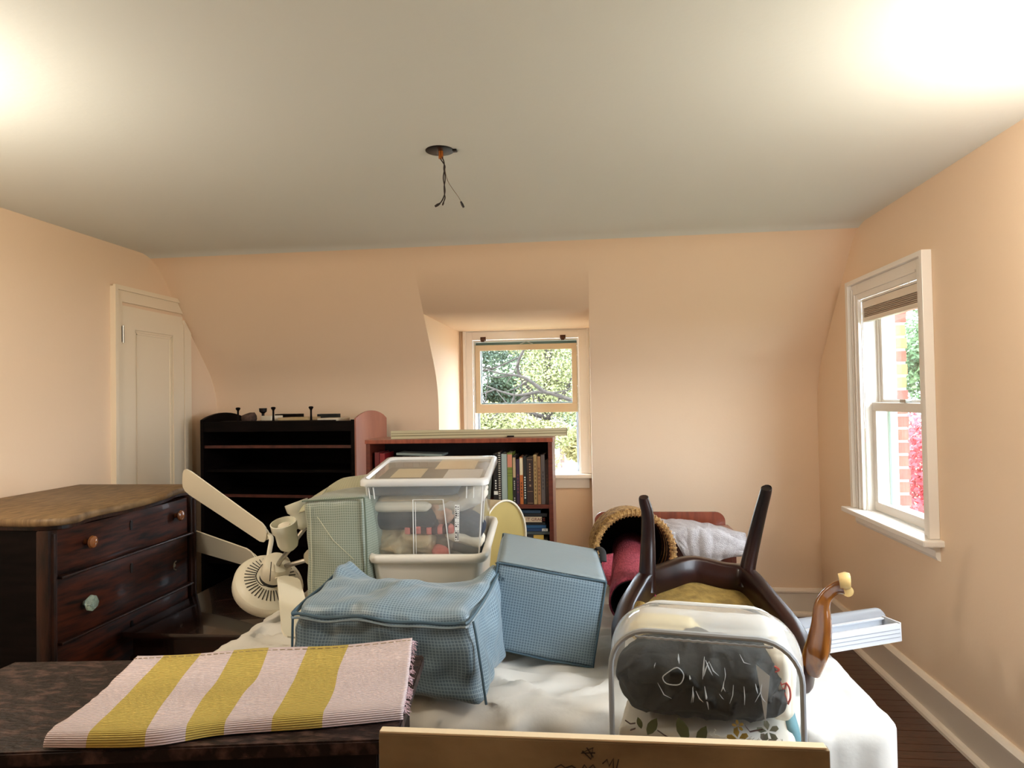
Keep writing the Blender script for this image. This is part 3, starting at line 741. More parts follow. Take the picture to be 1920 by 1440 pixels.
# ---- tall dark open bookcase against the back wall
ang = radians(-5.7)
Bc = W(508, 783, Y=4.06); bcx = -1.945
bc = thing('tall_bookcase', 'tall black-stained bookcase with arched side panels behind the ceiling fan', 'bookcase', (bcx, 4.10, 0), ang)
Mb = Matrix.Translation((bcx, 4.10, 0)) @ Matrix.Rotation(ang, 4, 'Z')
bw, bd, bh = 1.075, .46, 1.325
hw = bw/2
def side(sx, m, x0, x1):
    pts = [(-.02, 0), (bd, 0), (bd, bh-.01)]
    for i in range(11):
        t = i/10; pts.append((bd*(1-t)-.02*t, bh-.01+.055*sin(pi*(.0+t*.96))**.75+.00*t))
    mb = MB(); mb.prism(pts, 'x', x0, x1, Mb); return mb
obj('side_panel', side(-1, M_blackwood, -hw, -hw+.022), M_blackwood, bc, smooth=False)
obj('side_panel', side(1, M_litside, hw-.010, hw), M_litside, bc, smooth=False, label='outer face of the side, coloured pink as lit by the window')
obj('side_frame', MB().prism([(-.021, 0), (.02, 0), (.02, bh-.02), (-.021, bh-.005)], 'x', hw-.034, hw-.0105, Mb), M_blackwood, bc, smooth=False)
obj('top_board', MB().box((-hw+.022, 0, bh-.045), (hw-.034, bd-.015, bh-.025), Mb), M_blackwood, bc, smooth=False)
obj('top_rail', MB().box((-hw+.022, -.018, bh-.075), (hw-.034, -.001, bh-.012), Mb), M_blackwood, bc, smooth=False)
obj('back_panel', MB().box((-hw+.022, bd-.014, .02), (hw-.034, bd, bh-.046), Mb), M_blackwood, bc, smooth=False)
for py_ in (838, 884, 931):
    z_ = W(508, py_, Y=4.08).z
    obj('shelf', MB().box((-hw+.0225, .002, z_-.008), (hw-.0345, bd-.015, z_+.008), Mb), M_blackwood, bc, smooth=False)
    if py_ != 884: obj('shelf_edge', MB().box((-hw+.0225, -.010, z_-.009), (hw-.0345, .0015, z_+.009), Mb), M_redlip, bc, smooth=False, label='front edge of a shelf, coloured reddish as lit')
for z_ in (.10, .42):
    obj('shelf', MB().box((-hw+.0225, .002, z_-.01), (hw-.0345, bd-.015, z_+.01), Mb), M_blackwood, bc, smooth=False)
# things on the bookcase top
zt = bh-.0245
pr_ = thing('peg_rail', 'dark wooden peg rail lying on the tall bookcase, three pegs up', 'peg rail', Mb @ Vector((0, .05, zt)), ang)
obj('rail_board', MB().box((-.42, .012, zt), (.36, .075, zt+.016), Mb, .003), M_blackwood, pr_)
for pxx in (437, 508, 583):
    lx = (Mb.inverted() @ W(pxx, 775, Y=4.12)).x
    obj('peg', MB().lathe([(.0, .016), (.011, .016), (.008, .022), (.0065, .06), (.0065, .085), (.009, .092), (.0155, .101), (.0165, .106), (.012, .112), (0, .113)], 14, Mb @ Matrix.Translation((lx, .042, zt)) @ Matrix.Scale(.92, 4)), M_blackwood, pr_)
def on_case(nm, label, cat, mb, m, **k): return obj(nm, mb, m, loc=Mb @ Vector(k.get('at', (0, .15, zt))), label=label, cat=cat)
rk = MB(); bmr = bmesh.new(); bmesh.ops.create_icosphere(bmr, subdivisions=2, radius=1)
for v in bmr.verts: v.co *= 1+.35*noise.noise(v.co*1.7)
Mr = Mb @ Matrix.Translation(((Mb.inverted() @ W(457, 775, Y=4.2)).x, .14, zt+.026)) @ Matrix.Diagonal((.056, .04, .042, 1))
bmr.verts.index_update(); rk.add([v.co.copy() for v in bmr.verts], [[v.index for v in f.verts] for f in bmr.faces], None, Mr); bmr.free()
on_case('stone', 'rough brown stone between the first two pegs on the bookcase', 'stone', rk, M_rock)
lx = (Mb.inverted() @ W(473, 765, Y=4.2)).x
on_case('spool', 'small black flared spool behind the brown stone', 'spool', MB().lathe([(0, 0), (.022, 0), (.022, .008), (.009, .02), (.009, .06), (.024, .072), (.026, .095), (0, .095)], 16, Mb @ Matrix.Translation((lx, .2, zt))), M_black)
def flat(px0, px1, y0_, y1_, h_, m, nm, label, cat, rot=0):
    a = (Mb.inverted() @ W(px0, 780, Y=4.2)).x; b = (Mb.inverted() @ W(px1, 780, Y=4.2)).x
    Mq = Mb @ Matrix.Translation(((a+b)/2, (y0_+y1_)/2, zt)) @ Matrix.Rotation(rot, 4, 'Z')
    on_case(nm, label, cat, MB().box((-(b-a)/2, -(y1_-y0_)/2, 0), ((b-a)/2, (y1_-y0_)/2, h_), Mq, .002), m)
flat(480, 506, .14, .24, .045, M_paper, 'paper_roll', 'white rounded paper piece leaning by the second peg', 'paper', -.3)
flat(515, 575, .13, .30, .032, M_beige, 'folded_map', 'flat beige folded sheet between second and third peg', 'paper')
flat(562, 600, .33, .42, .048, M_charcoal, 'dark_clipboard', 'dark flat piece behind the third peg on the bookcase', 'clipboard', .2)
flat(598, 640, .10, .26, .026, M_paper, 'paper_stack', 'crumpled white paper at the right end of the bookcase top', 'paper')
flat(480, 525, .30, .40, .052, M_blackwood, 'picture_frame', 'thin black frame lying behind the second peg', 'frame')

# ---- brown bookcase with books
bk = thing('bookcase', 'reddish brown bookcase full of books in front of the dormer', 'bookcase', (-.695, 3.69, 0))
bx0, bx1, by0, by1, bz = -1.195, -.195, 3.56, 3.84, 1.222
T = .022
obj('side_panel', bx((bx0, by0, 0), (bx0+T, by1, bz-T), .001), M_cherry, bk, smooth=False)
obj('side_panel', bx((bx1-T, by0, 0), (bx1, by1, bz-T), .001), M_cherry, bk, smooth=False)
obj('top', bx((bx0-.004, by0-.006, bz-T), (bx1+.004, by1, bz), .002), M_cherrytop, bk, smooth=False)
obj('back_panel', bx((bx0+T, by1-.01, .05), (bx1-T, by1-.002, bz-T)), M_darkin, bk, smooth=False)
shz = .874
for z_ in (shz, .50, .10): obj('shelf', bx((bx0+T, by0+.004, z_-.020), (bx1-T, by1-.011, z_), .001), M_cherry, bk, smooth=False)
obj('plinth', bx((bx0+T, by0+.02, 0), (bx1-T, by0+.035, .079)), M_cherry, bk, smooth=False)

def book(x0, x1, h, cols, label, z=shz, group='books on the upper shelf', dep=.17, lean=0, marks=None, yoff=0, rough=.5):
    b = thing('book', label, 'book', ((x0+x1)/2, by0+.03, z), group=group)
    yb = by0+.022+yoff; Ml = Matrix.Translation(((x0+x1)/2, 0, z)) @ Matrix.Rotation(lean, 4, 'Y') @ Matrix.Translation((-(x0+x1)/2, 0, -z))
    w = (x1-x0); e = .0012
    cv = mat('cover_%d_%d_%d' % cols[0], cols[0], rough)
    c_ = MB().box((x0+e/2, yb, z+.0005), (x0+e/2+.002, yb+dep, z+h), Ml).box((x1-e/2-.002, yb, z+.0005), (x1-e/2, yb+dep, z+h), Ml).box((x0+e/2, yb-.002, z+.0005), (x1-e/2, yb, z+h), Ml, .0005)
    obj('cover', c_, cv, b, smooth=False)
    obj('pages', MB().box((x0+e/2+.002, yb+.0005, z+.003), (x1-e/2-.002, yb+dep-.004, z+h-.004), Ml), M_paper, b, smooth=False)
    if len(cols) > 1:
        obj('spine_band', MB().box((x0+e, yb-.0032, z+h*cols[2][0]), (x1-e, yb-.0021, z+h*cols[2][1]), Ml), mat('cover_%d_%d_%d' % cols[1], cols[1], rough), b, smooth=False)
    if marks:
        mm = MB()
        for (u0, u1, v0, v1) in marks[1]: mm.box((lerp(x0, x1, u0), yb-.0036, z+h*v0), (lerp(x0, x1, u1), yb-.0021, z+h*v1), Ml)
        obj('spine_lettering', mm, mat('ink_%d_%d_%d' % marks[0], marks[0], .6), b, smooth=False, kind='stuff')
    return b
def bxp(px): return W(px, 900, Y=by0+.02).x
def bh_(py): return W(980, py, Y=by0+.02).z-shz
dash = lambda n, a=.25, b=.7, u0=.35, u1=.65: [(u0, u1, a+(b-a)*i/n, a+(b-a)*(i+.55)/n) for i in range(n)]
book(bxp(925), bxp(934), bh_(850), [(26, 22, 24)], 'black book left of the wire-bound one, white square tag', marks=((220, 220, 214), [(.1, .95, .19, .26)]+dash(4, .3, .5)))
sb = book(bxp(934.5), bxp(940), bh_(847), [(34, 26, 28)], 'narrow wire-bound book with pale spiral binding')
sp = MB()
for i in range(24):
    zc_ = shz+.012+i*.0112; sp.tube([Vector((bxp(937)+.005*cos(t), by0+.012+.007*sin(t), zc_)) for t in [j*pi/4 for j in range(8)]], .0016, 5, closed=True)
obj('spiral_binding', sp, M_paper, sb, kind='stuff')
book(bxp(940.5), bxp(951), bh_(851), [(150, 164, 160)], 'pale blue-grey book, wide plain spine', lean=0)
book(bxp(951.5), bxp(961), bh_(849), [(116, 128, 52), (196, 128, 104), (.72, .97)], 'olive green book with a pink top band', marks=((60, 62, 30), [(0, 1, .60, .608), (0, 1, .55, .556), (0, 1, .68, .686)]))
book(bxp(961.5), bxp(967.5), bh_(854), [(30, 26, 24), (176, 150, 116), (.55, .96)], 'black book with a tan upper spine', marks=((196, 190, 180), dash(3, .02, .16)+dash(5, .3, .5)))
book(bxp(968), bxp(974), bh_(861), [(48, 30, 56)], 'dark purple book beside the tan-topped one', marks=((120, 60, 60), dash(6)))
book(bxp(974.5), bxp(981), bh_(857), [(176, 96, 44), (212, 198, 166), (.62, .98)], 'orange book with a cream top half', marks=((80, 40, 24), dash(5, .15, .5)))
book(bxp(981.5), bxp(987), bh_(856), [(26, 30, 32)], 'black book with a line of white lettering', marks=((220, 222, 216), dash(9, .12, .6, .3, .7)))
book(bxp(987.5), bxp(1000), bh_(858), [(48, 30, 26)], 'thick dark brown book with gilt lines', marks=((150, 120, 90), [(.1, .9, .27, .28), (.1, .9, .95, .96), (.1, .9, .02, .03), (.4, .65, .38, .42)]+dash(7, .5, .9, .4, .6)))
book(bxp(1000.5), bxp(1007), bh_(853), [(156, 128, 84)], 'taller tan book of the pair near the right side', marks=((96, 66, 36), dash(10, .1, .9)))
book(bxp(1007.5), bxp(1014), bh_(856), [(146, 106, 68)], 'brown-tan book right of the taller tan one', marks=((90, 54, 32), dash(8, .2, .8)))
book(bxp(1014.5), bxp(1022), bh_(853), [(86, 76, 72)], 'grey-brown book second from the right side', marks=((50, 42, 40), dash(5, .3, .7)))
book(bxp(1022.5), bxp(1029), bh_(863), [(54, 34, 28)], 'short dark brown book at the right end', marks=((90, 60, 40), dash(4, .4, .7)))
# left end of the upper shelf
book(bxp(703), bxp(712), bh_(846), [(96, 20, 24)], 'dark red book at the left end')
book(bxp(712.5), bxp(722), bh_(848), [(124, 22, 28)], 'brighter red book second from the left end')
book(bxp(722.5), bxp(729), bh_(861), [(190, 140, 120)], 'small pinkish book beside the red pair')
lbl = [('green-black', (34, 44, 40)), ('navy', (30, 36, 60)), ('maroon', (70, 24, 28)), ('grey', (90, 90, 88)), ('brown', (78, 52, 36)), ('black', (24, 22, 22))]
xx = bxp(730); k = 0
while k < 6:
    w = .034+.008*(k % 3); nm, c_ = lbl[k]
    book(xx, xx+w, .235+.01*(k % 2), [c_], nm+' book standing behind the clear storage bin lid'); xx += w+.002; k += 1
b = thing('magazine', 'pale grey-green magazine laid flat on the standing books', 'magazine', ((bxp(744)+bxp(828))/2, by0+.1, shz+.26), group=None)
Mg = Matrix.Translation(((bxp(744)+bxp(828))/2, by0+.1, shz+.264)) @ Matrix.Rotation(.04, 4, 'Y')
obj('cover', MB().box((-.125, -.075, -.006), (.125, .09, .006), Mg, .001), mat('magazine_cover', (120, 132, 128), .5), b)
# lower shelf: a stack of books lying flat, spines to the front
def flatbook(px0, px1, pyt, pyb, col, label, text=None, tag=None, cat='book'):
    x0_, x1_ = W(px0, 980, Y=by0+.03).x, W(px1, 980, Y=by0+.03).x; z1_, z0_ = W(1000, pyt, Y=by0+.03).z, W(1000, pyb, Y=by0+.03).z
    b = thing('book', label, 'book', ((x0_+x1_)/2, by0+.03, z0_), group='books lying on the lower shelf'); yb = by0+.03
    obj('cover', MB().box((x0_, yb, z0_+.0003), (x1_, yb+.2, z0_+.002)).box((x0_, yb, z1_-.002), (x1_, yb+.2, z1_-.0003)).box((x0_, yb-.002, z0_+.0003), (x1_, yb-.0001, z1_-.0003)), mat('cover_%d_%d_%d' % col, col, .5), b, smooth=False)
    obj('pages', MB().box((x0_+.003, yb+.001, z0_+.0021), (x1_-.003, yb+.197, z1_-.0021)), M_paper, b, smooth=False)
    if text:
        obj('spine_lettering', text_mb(text, (z1_-z0_)*.82, frame(((x0_+x1_)/2+.006, yb-.0026, (z0_+z1_)/2), 0, pi/2)), mat('ink_red_brown', (110, 44, 34), .6), b, smooth=False, kind='stuff')
    if tag:
        ta, tb, tc_, tx = tag
        xa, xb = W(ta, 980, Y=yb).x, W(tb, 980, Y=yb).x
        tg = obj('tag', MB().box((xa, yb-.0034, z0_+.001), (xb, yb-.0021, z1_-.001)), mat('tag_%d_%d_%d' % tc_, tc_, .6), b, smooth=False)
        if tx: obj('tag_lettering', text_mb(tx, (z1_-z0_)*.75, frame(((xa+xb)/2, yb-.0036, (z0_+z1_)/2), 0, pi/2)), mat('ink_dark', (50, 50, 60), .6), tg, smooth=False)
    return z0_
ys = [(1035, 1029, (50, 36, 30), 'brown'), ]
flatbook(955, 1022, 1019.5, 1026, (40, 34, 34), 'dark book beneath the white one in the flat stack')
flatbook(955, 1025, 1012.5, 1019, (214, 206, 190), 'white book near the bottom of the flat stack')
flatbook(958, 1018, 1002.5, 1012, (36, 40, 44), 'dark book with a yellow tag above the white one', tag=(1000, 1019, (206, 176, 90), None))
flatbook(960, 1030, 996.5, 1002, (70, 80, 84), 'grey book under the blue one with the white tag')
flatbook(956, 1027, 990.5, 996, (26, 58, 104), 'blue book with a white shelf tag', tag=(1016, 1027, (220, 222, 220), 'J76'))
flatbook(960, 1024, 984.5, 990, (40, 86, 130), 'lighter blue book just above the tagged blue one')
flatbook(958, 1022, 979.5, 984, (22, 20, 22), 'thin black book below the lettered cream one')
flatbook(968, 1016, 969, 979, (206, 190, 164), 'cream book lettered CALL IT GRACE on the spine', text='CALL IT GRACE')
flatbook(955, 1026, 962.5, 968.5, (26, 26, 32), 'black book on top of the lettered cream one')
flatbook(958, 1014, 956.5, 962, (34, 60, 84), 'dark blue book at the top of the flat stack')
# stand for the stack reaching down to the shelf (more books)
zlow = W(1000, 1026, Y=by0+.03).z
k = 0; zc_ = .50
while zc_ < zlow-.012:
    hh = min(.026+.006*(k % 3), zlow-zc_-.0005)
    if hh < .006: break
    b = thing('book', ['maroon', 'green', 'grey', 'brown', 'black', 'navy'][k % 6]+' book low in the flat stack, behind the blue bag', 'book', (-.36, by0+.03, zc_), group='books lying on the lower shelf')
    obj('cover', MB().box((-.48, by0+.035, zc_), (-.24, by0+.225, zc_+hh-.0004)), mat('cover_low_%d' % k, [(80, 24, 28), (30, 60, 40), (110, 110, 110), (90, 60, 40), (22, 22, 24), (24, 32, 60)][k % 6], .5), b, smooth=False)
    zc_ += hh; k += 1
# blind headrail lying on the bookcase
bl = thing('blind_headrail', 'long tan blind headrail lying across the brown bookcase', 'blind', (-.6, 3.68, bz))
pA, pB = W(733, 815, Y=3.60), W(1062, 806, Y=3.72)
pA.z = pB.z = bz
dirb = (pB-pA); L_ = dirb.length; Mh = Matrix.Translation(pA) @ Matrix.Rotation(math.atan2(dirb.y, dirb.x), 4, 'Z')
obj('rail', MB().box((0, 0, .0005), (L_, .045, .004), Mh).box((0, 0, .004), (L_, .003, .042), Mh).box((0, .042, .004), (L_, .045, .042), Mh).box((0, -.003, .038), (L_, .008, .043), Mh).box((0, .037, .038), (L_, .048, .043), Mh), M_blindt, bl, smooth=False)
obj('shadow_groove', MB().box((.002, -.0012, .014), (L_-.002, -.0002, .019), Mh).box((.002, -.0012, .028), (L_-.002, -.0002, .031), Mh), M_blindt2, bl, smooth=False)
obj('end_cap', MB().box((L_+.0002, -.002, .001), (L_+.004, .047, .044), Mh), M_blindt2, bl, smooth=False)
obj('slat_bundle', MB().box((.01, .006, .0055), (L_-.02, .039, .034), Mh), M_blindt, bl, smooth=False)
obj('bracket', MB().box((L_*.66, -.012, .0005), (L_*.70, -.0035, .008), Mh), M_black, bl, smooth=False)

# ---- nightstand at the far side of the bed
ns = thing('nightstand', 'mahogany nightstand with a rounded gallery board at the back wall', 'nightstand', (.42, 4.0, 0))
gx0, gx1 = W(1115, 975, Y=4.16).x, W(1360, 975, Y=4.16).x
gz = W(1240, 960, Y=4.16).z; tz = .66
R_ = .055
pts = [(gx0, tz), (gx1, tz)]
for i in range(7): t = i/6*pi/2; pts.append((gx1-R_+R_*cos(t), gz-R_+R_*sin(t)))
for i in range(7): t = i/6*pi/2; pts.append((gx0+R_-R_*sin(t), gz-R_+R_*cos(t)))
obj('gallery', MB().prism(pts, 'y', 4.16, 4.18), M_stand, ns, smooth=False)
obj('top', bx((gx0, 3.88, tz-.022), (gx1+.02, 4.19, tz-.0005), .006), M_stand, ns)
nx0, nx1 = gx0+.025, W(1382, 1040, Y=3.9).x
M_stand2 = mat('mahogany_front', (78, 34, 20), .4, (98, 44, 26), 6, 6, (6, 1, 1), coat=.2)
obj('case', bx((nx0, 3.915, .12), (nx1, 4.18, tz-.0225), .003), M_stand2, ns, smooth=False)
for k, (za, zb) in enumerate(((.50, .62), (.33, .49), (.15, .32))):
    d = obj('drawer', bx((nx0+.025, 3.900, za), (nx1-.025, 3.9148, zb), .004), M_stand2, ns)
    for kx in (nx0+.2, nx1-.2): obj('knob', MB().lathe([(.006, 0), (.005, .008), (.013, .014), (.012, .022), (0, .025)], 12, Matrix.Translation((kx, 3.8995, (za+zb)/2)) @ Matrix.Rotation(pi/2, 4, 'X')), M_bronze, d)
for x_ in (nx0+.005, nx1-.04):
    for y_ in (3.92, 4.14): obj('leg', bx((x_, y_, 0), (x_+.035, y_+.035, .1195), .003), M_stand2, ns, smooth=False)
# grey towel over its edge
ctrl = []
def pp(x, y, Y): return W(x, y, Y=Y)
tA = [[pp(1218, 976, 4.10), pp(1250, 975, 4.12), pp(1285, 975, 4.12), pp(1320, 983, 4.10), pp(1352, 988, 4.08)],
      [pp(1240, 990, 3.98), pp(1262, 983, 3.98), pp(1300, 984, 3.98), pp(1340, 990, 3.97), pp(1372, 995, 3.96)],
      [pp(1255, 996, 3.875), pp(1285, 992, 3.87), pp(1320, 994, 3.87), pp(1360, 1002, 3.87), pp(1400, 1018, 3.87)],
      [pp(1262, 1008, 3.855), pp(1290, 1018, 3.845), pp(1325, 1020, 3.84), pp(1365, 1022, 3.84), pp(1400, 1030, 3.84)],
      [pp(1275, 1030, 3.855), pp(1298, 1040, 3.84), pp(1330, 1040, 3.83), pp(1362, 1036, 3.83), pp(1398, 1040, 3.83)],
      [pp(1288, 1052, 3.86), pp(1305, 1056, 3.85), pp(1335, 1055, 3.84), pp(1365, 1045, 3.84), pp(1390, 1042, 3.84)]]
f0 = patchfn(tA)
def tf(u, v):
    p = f0(u, v); a = nz((u*3, v*3, 0), 1.6, 4)
    lo_ = (tz+.007 if p.y > 3.875 else 0)
    p = p+Vector((0, -abs(a)*.016-.006*abs(sin(u*19+v*3))*min(1, v*2), abs(nz((u*5, v*4, 1), 1.2, 9))*.02*(1-v)))
    p.z = max(p.z, lo_+.002); 
    if p.z < tz+.004 and p.y > 3.872: p.y = 3.872
    return p
obj('hand_towel', MB().grid(tf, 60, 50), M_towel, loc=pp(1300, 1000, 3.95), label='grey terry towel hanging over the nightstand edge', cat='towel', solid=.006)

# ---- low dark table between the dresser and the bed
lt = thing('low_table', 'low dark glossy wooden table between dresser and bed', 'table', (-1.66, 3.2, 0))
M_low = mat('glossy_dark_table', (16, 8, 6), .22, (44, 22, 14), 10, 8, (1, 6, 1), coat=.6, lo=.45, hi=.8)
obj('table_top', bx((-1.93, 2.62, .475), (-1.335, 3.90, .50), .006), M_low, lt)
obj('apron', bx((-1.90, 2.66, .39), (-1.365, 2.68, .4745)).box((-1.90, 3.84, .39), (-1.365, 3.86, .4745)).box((-1.90, 2.68, .39), (-1.88, 3.84, .4745)).box((-1.385, 2.68, .39), (-1.365, 3.84, .4745)), M_low, lt, smooth=False)
for x_ in (-1.915, -1.405):
    for y_ in (2.64, 3.82): obj('leg', MB().tube([(x_+.025, y_+.025, 0), (x_+.025, y_+.025, .389)], [.014, .022], 10), M_low, lt)

# ---- bed with white sheet
bed = thing('bed', 'wide bed with rumpled cream fitted sheet', 'bed', (-.26, 2.5, 0))
BX0, BX1, BY0, BY1, BZ = -1.31, .785, 1.85, 3.50, .60
def sheet(u, v):
    # unrolled: u across incl. sides, v along incl. ends
    drop = .33; r = .075
    def unroll(t, a, b):
        L = b-a; s_ = t*(L+2*drop)-drop
        q = r*pi/2
        if s_ < r:   # left side
            s2 = s_-r+q
            if s2 >= 0: an = (q-s2)/r; return a+r-r*sin(an), -r+r*cos(an)
            return a, -r+s2
        if s_ > L-r:
            s2 = s_-(L-r)
            if s2 <= q: an = s2/r; return b-r+r*sin(an), -r+r*cos(an)
            return b, -r-(s2-q)
        return a+s_, 0
    X, dz1 = unroll(u, BX0, BX1); Y, dz2 = unroll(v, BY0, BY1)
    z = BZ+min(dz1, dz2) if (dz1 < 0 and dz2 < 0) else BZ+dz1+dz2
    p = Vector((X, Y, z)); w = 0
    top_ = dz1 == 0 and dz2 == 0
    edge_ = min(1, max(.15, (BX1-X)/.25))
    # long soft folds, stronger at the foot
    f1 = noise.noise(Vector((X*1.3+Y*2.2, Y*6.0-X*1.6, .3))); f2 = noise.noise(Vector((X*3.0, Y*13+X*3.5, 2.3))); f3 = noise.noise(Vector((X*7-Y*3, Y*5+X*6, 5.1)))
    w = (1-abs(f1)*2.2)*.013+max(0, 1-abs(f2)*2.6)**2*.020+f3*.007+max(0, 1-abs(noise.noise(Vector((X*2.1-Y*4.0, Y*9-X*5.2, 8.8))))*3.2)**2*.014*(1.3-min(1, max(0, Y-1.9)))-.016
    w *= edge_
    if top_: p.z += w
    else:
        if dz2 < 0: p.y += -w if v < .5 else w
        if dz1 < 0: p.x += -w if u < .5 else w
    if dz1 < 0 and dz2 < 0: 
        cxx = BX0+r if u < .5 else BX1-r; cyy = BY0+r if v < .5 else BY1-r
        d = Vector((p.x-cxx, p.y-cyy)); 
        if d.length > r: d = d.normalized()*r; p.x, p.y = cxx+d.x, cyy+d.y
    return p
obj('fitted_sheet', MB().grid(sheet, 150, 150), M_sheet, bed, weld=True, angle=180)
obj('mattress', bx((BX0+.02, BY0+.02, .34), (BX1-.02, BY1-.02, .57), .04), M_ivory, bed)
obj('box_spring', bx((BX0+.03, BY0+.03, .13), (BX1-.03, BY1-.03, .335), .01), M_ivory, bed)
for x_ in (BX0+.1, BX1-.16):
    for y_ in (BY0+.1, BY1-.16): obj('leg', MB().tube([(x_, y_, 0), (x_, y_, .129)], [.02, .03], 10), M_darkwood, bed)

# ================================================================ FOREGROUND LEFT: dark chest, towel
TL = Vector((-1.161, 1.231, 0)); ta = math.atan2(.111, .762)
tb = thing('side_table', 'old dark chest with a weathered top in the lower left corner', 'chest', (-.8, 1.3, 0), 0)
FR = W(742, 1387, Z=.85); BR = W(795, 1228, Z=.85); BL = W(28, 1241, Z=.85)
dx_ = (FR-W(0, 1413, Z=.85)).normalized(); FL = FR-dx_*1.0
BLx = BL
TOPP = [FL, FR, BR, BLx]
def shrink(P, d):
    c = sum(P, Vector())/4; return [p+(c-p).normalized()*d for p in P]
def quadslab(P, z0, z1, rng=0):
    mb = MB(); A = [Vector((p.x, p.y, z0)) for p in P]+[Vector((p.x, p.y, z1)) for p in P]
    mb.add(A, [(0, 3, 2, 1), (4, 5, 6, 7), (0, 1, 5, 4), (1, 2, 6, 5), (2, 3, 7, 6), (3, 0, 4, 7)]); return mb
def bevelled(mb, off):
    me = mb.mesh('x', False); bm = bmesh.new(); bm.from_mesh(me); bmesh.ops.bevel(bm, geom=bm.edges[:], offset=off, segments=2, affect='EDGES')
    bm.verts.index_update(); r_ = MB(); r_.add([v.co.copy() for v in bm.verts], [[v.index for v in f.verts] for f in bm.faces]); bm.free(); bpy.data.meshes.remove(me); return r_
obj('top', bevelled(quadslab(TOPP, .825, .85), .003), M_tabletop, tb, smooth=False)
SP = shrink(TOPP, .035)
obj('case', bevelled(quadslab(SP, .06, .8245), .003), M_tablebody, tb, smooth=False)
e1 = (SP[1]-SP[0]).normalized(); nrm = Vector((e1.y, -e1.x, 0))
for k, (za, zb) in enumerate(((.62, .80), (.36, .60), (.10, .34))):
    a_ = SP[0]+e1*.04+nrm*.0005; b_ = SP[1]-e1*.04+nrm*.0005
    mbq = MB().add([Vector((a_.x, a_.y, za)), Vector((b_.x, b_.y, za)), Vector((b_.x, b_.y, zb)), Vector((a_.x, a_.y, zb))]+[Vector((a_.x, a_.y, za))+nrm*.014, Vector((b_.x, b_.y, za))+nrm*.014, Vector((b_.x, b_.y, zb))+nrm*.014, Vector((a_.x, a_.y, zb))+nrm*.014],
                   [(0, 3, 2, 1), (4, 5, 6, 7), (0, 1, 5, 4), (1, 2, 6, 5), (2, 3, 7, 6), (3, 0, 4, 7)])
    obj('drawer', mbq, M_tablebody, tb, smooth=False)
for p in SP:
    q = p+(sum(SP, Vector())/4-p).normalized()*.04; obj('foot', bx((q.x-.02, q.y-.02, 0), (q.x+.02, q.y+.02, .0595)), M_tablebody, tb, smooth=False)
# striped ribbed towel, folded: three layers
def stripes(N, L, u, v, b):
    # u runs across the stripes 0..1
    cols = None
    col = None
    edges = [(.118, .245), (.375, .508), (.640, .775), ]
    g = None
    wob = N.new('ShaderNodeTexNoise'); wob.inputs['Scale'].default_value = 3
    for a_, b2 in edges:
        k_ = mth(N, L, 'MULTIPLY', mth(N, L, 'GREATER_THAN', u, a_), mth(N, L, 'LESS_THAN', u, b2)); g = k_ if g is None else mth(N, L, 'MAXIMUM', g, k_)
    rib = mth(N, L, 'FRACT', mth(N, L, 'MULTIPLY', v, 62)); rb = mth(N, L, 'LESS_THAN', rib, .16)
    c = mixc(N, L, g, (218, 200, 200), (196, 172, 84))
    c2 = mixc(N, L, g, (188, 166, 168), (156, 134, 56))
    bp = N.new('ShaderNodeBump'); bp.inputs['Strength'].default_value = .6; bp.inputs['Distance'].default_value = .003
    L.new(mth(N, L, 'SINE', mth(N, L, 'MULTIPLY', v, 62*2*pi)), bp.inputs['Height']); L.new(bp.outputs[0], b.inputs['Normal'])
    b.inputs['Roughness'].default_value = .95
    return mixc(N, L, rb, c, c2)
M_stripe = uv_mat('pink_mustard_stripe', stripes)
tw = thing('striped_towel', 'folded pink and mustard striped ribbed towel on the dark chest', 'towel', (-.7, 1.32, .85))
Zt = .872
cF = [W(92, 1372, Z=Zt), W(280, 1366, Z=Zt+.004), W(420, 1350, Z=Zt), W(590, 1336, Z=Zt+.002), W(757, 1322, Z=Zt)]
cM1 = [W(150, 1332, Z=Zt+.004), W(310, 1318, Z=Zt+.004), W(450, 1305, Z=Zt+.003), W(610, 1296, Z=Zt+.005), W(764, 1285, Z=Zt+.002)]
cM = [W(200, 1290, Z=Zt+.002), W(340, 1278, Z=Zt+.006), W(480, 1268, Z=Zt+.002), W(620, 1258, Z=Zt+.004), W(768, 1246, Z=Zt+.008)]
cB = [W(258, 1232, Z=Zt-.003), W(380, 1226, Z=Zt+.0), W(500, 1217, Z=Zt+.003), W(640, 1212, Z=Zt+.004), W(773, 1198, Z=Zt+.014)]
ft = patchfn([cF, cM1, cM, cB])
def towel_top(u, v):
    p = ft(u, v); p.z += .0025*nz((u*4, v*4, 0), 1, 2)+.0009*sin(v*62*2*pi)*0
    if u < .001: p.x += .004*nz((0, v*14, 0), 1, 5)
    return p
def towel_sheet(u, v):
    # v<0.16: front roll-over down to the table; v>.94 rear hem
    if v < .14:
        t = v/.14; base = towel_top(u, 0); a = pi*.5*(1-t)
        n_ = Vector((base.x-towel_top(u, .2).x, base.y-towel_top(u, .2).y, 0)).normalized()
        return Vector((base.x, base.y, base.z))+n_*.014*sin(a)-Vector((0, 0, (base.z-.8525)*(1-cos(a))))
    return towel_top(u, (v-.14)/.86)
g = MB().grid(towel_sheet, 60, 110); 
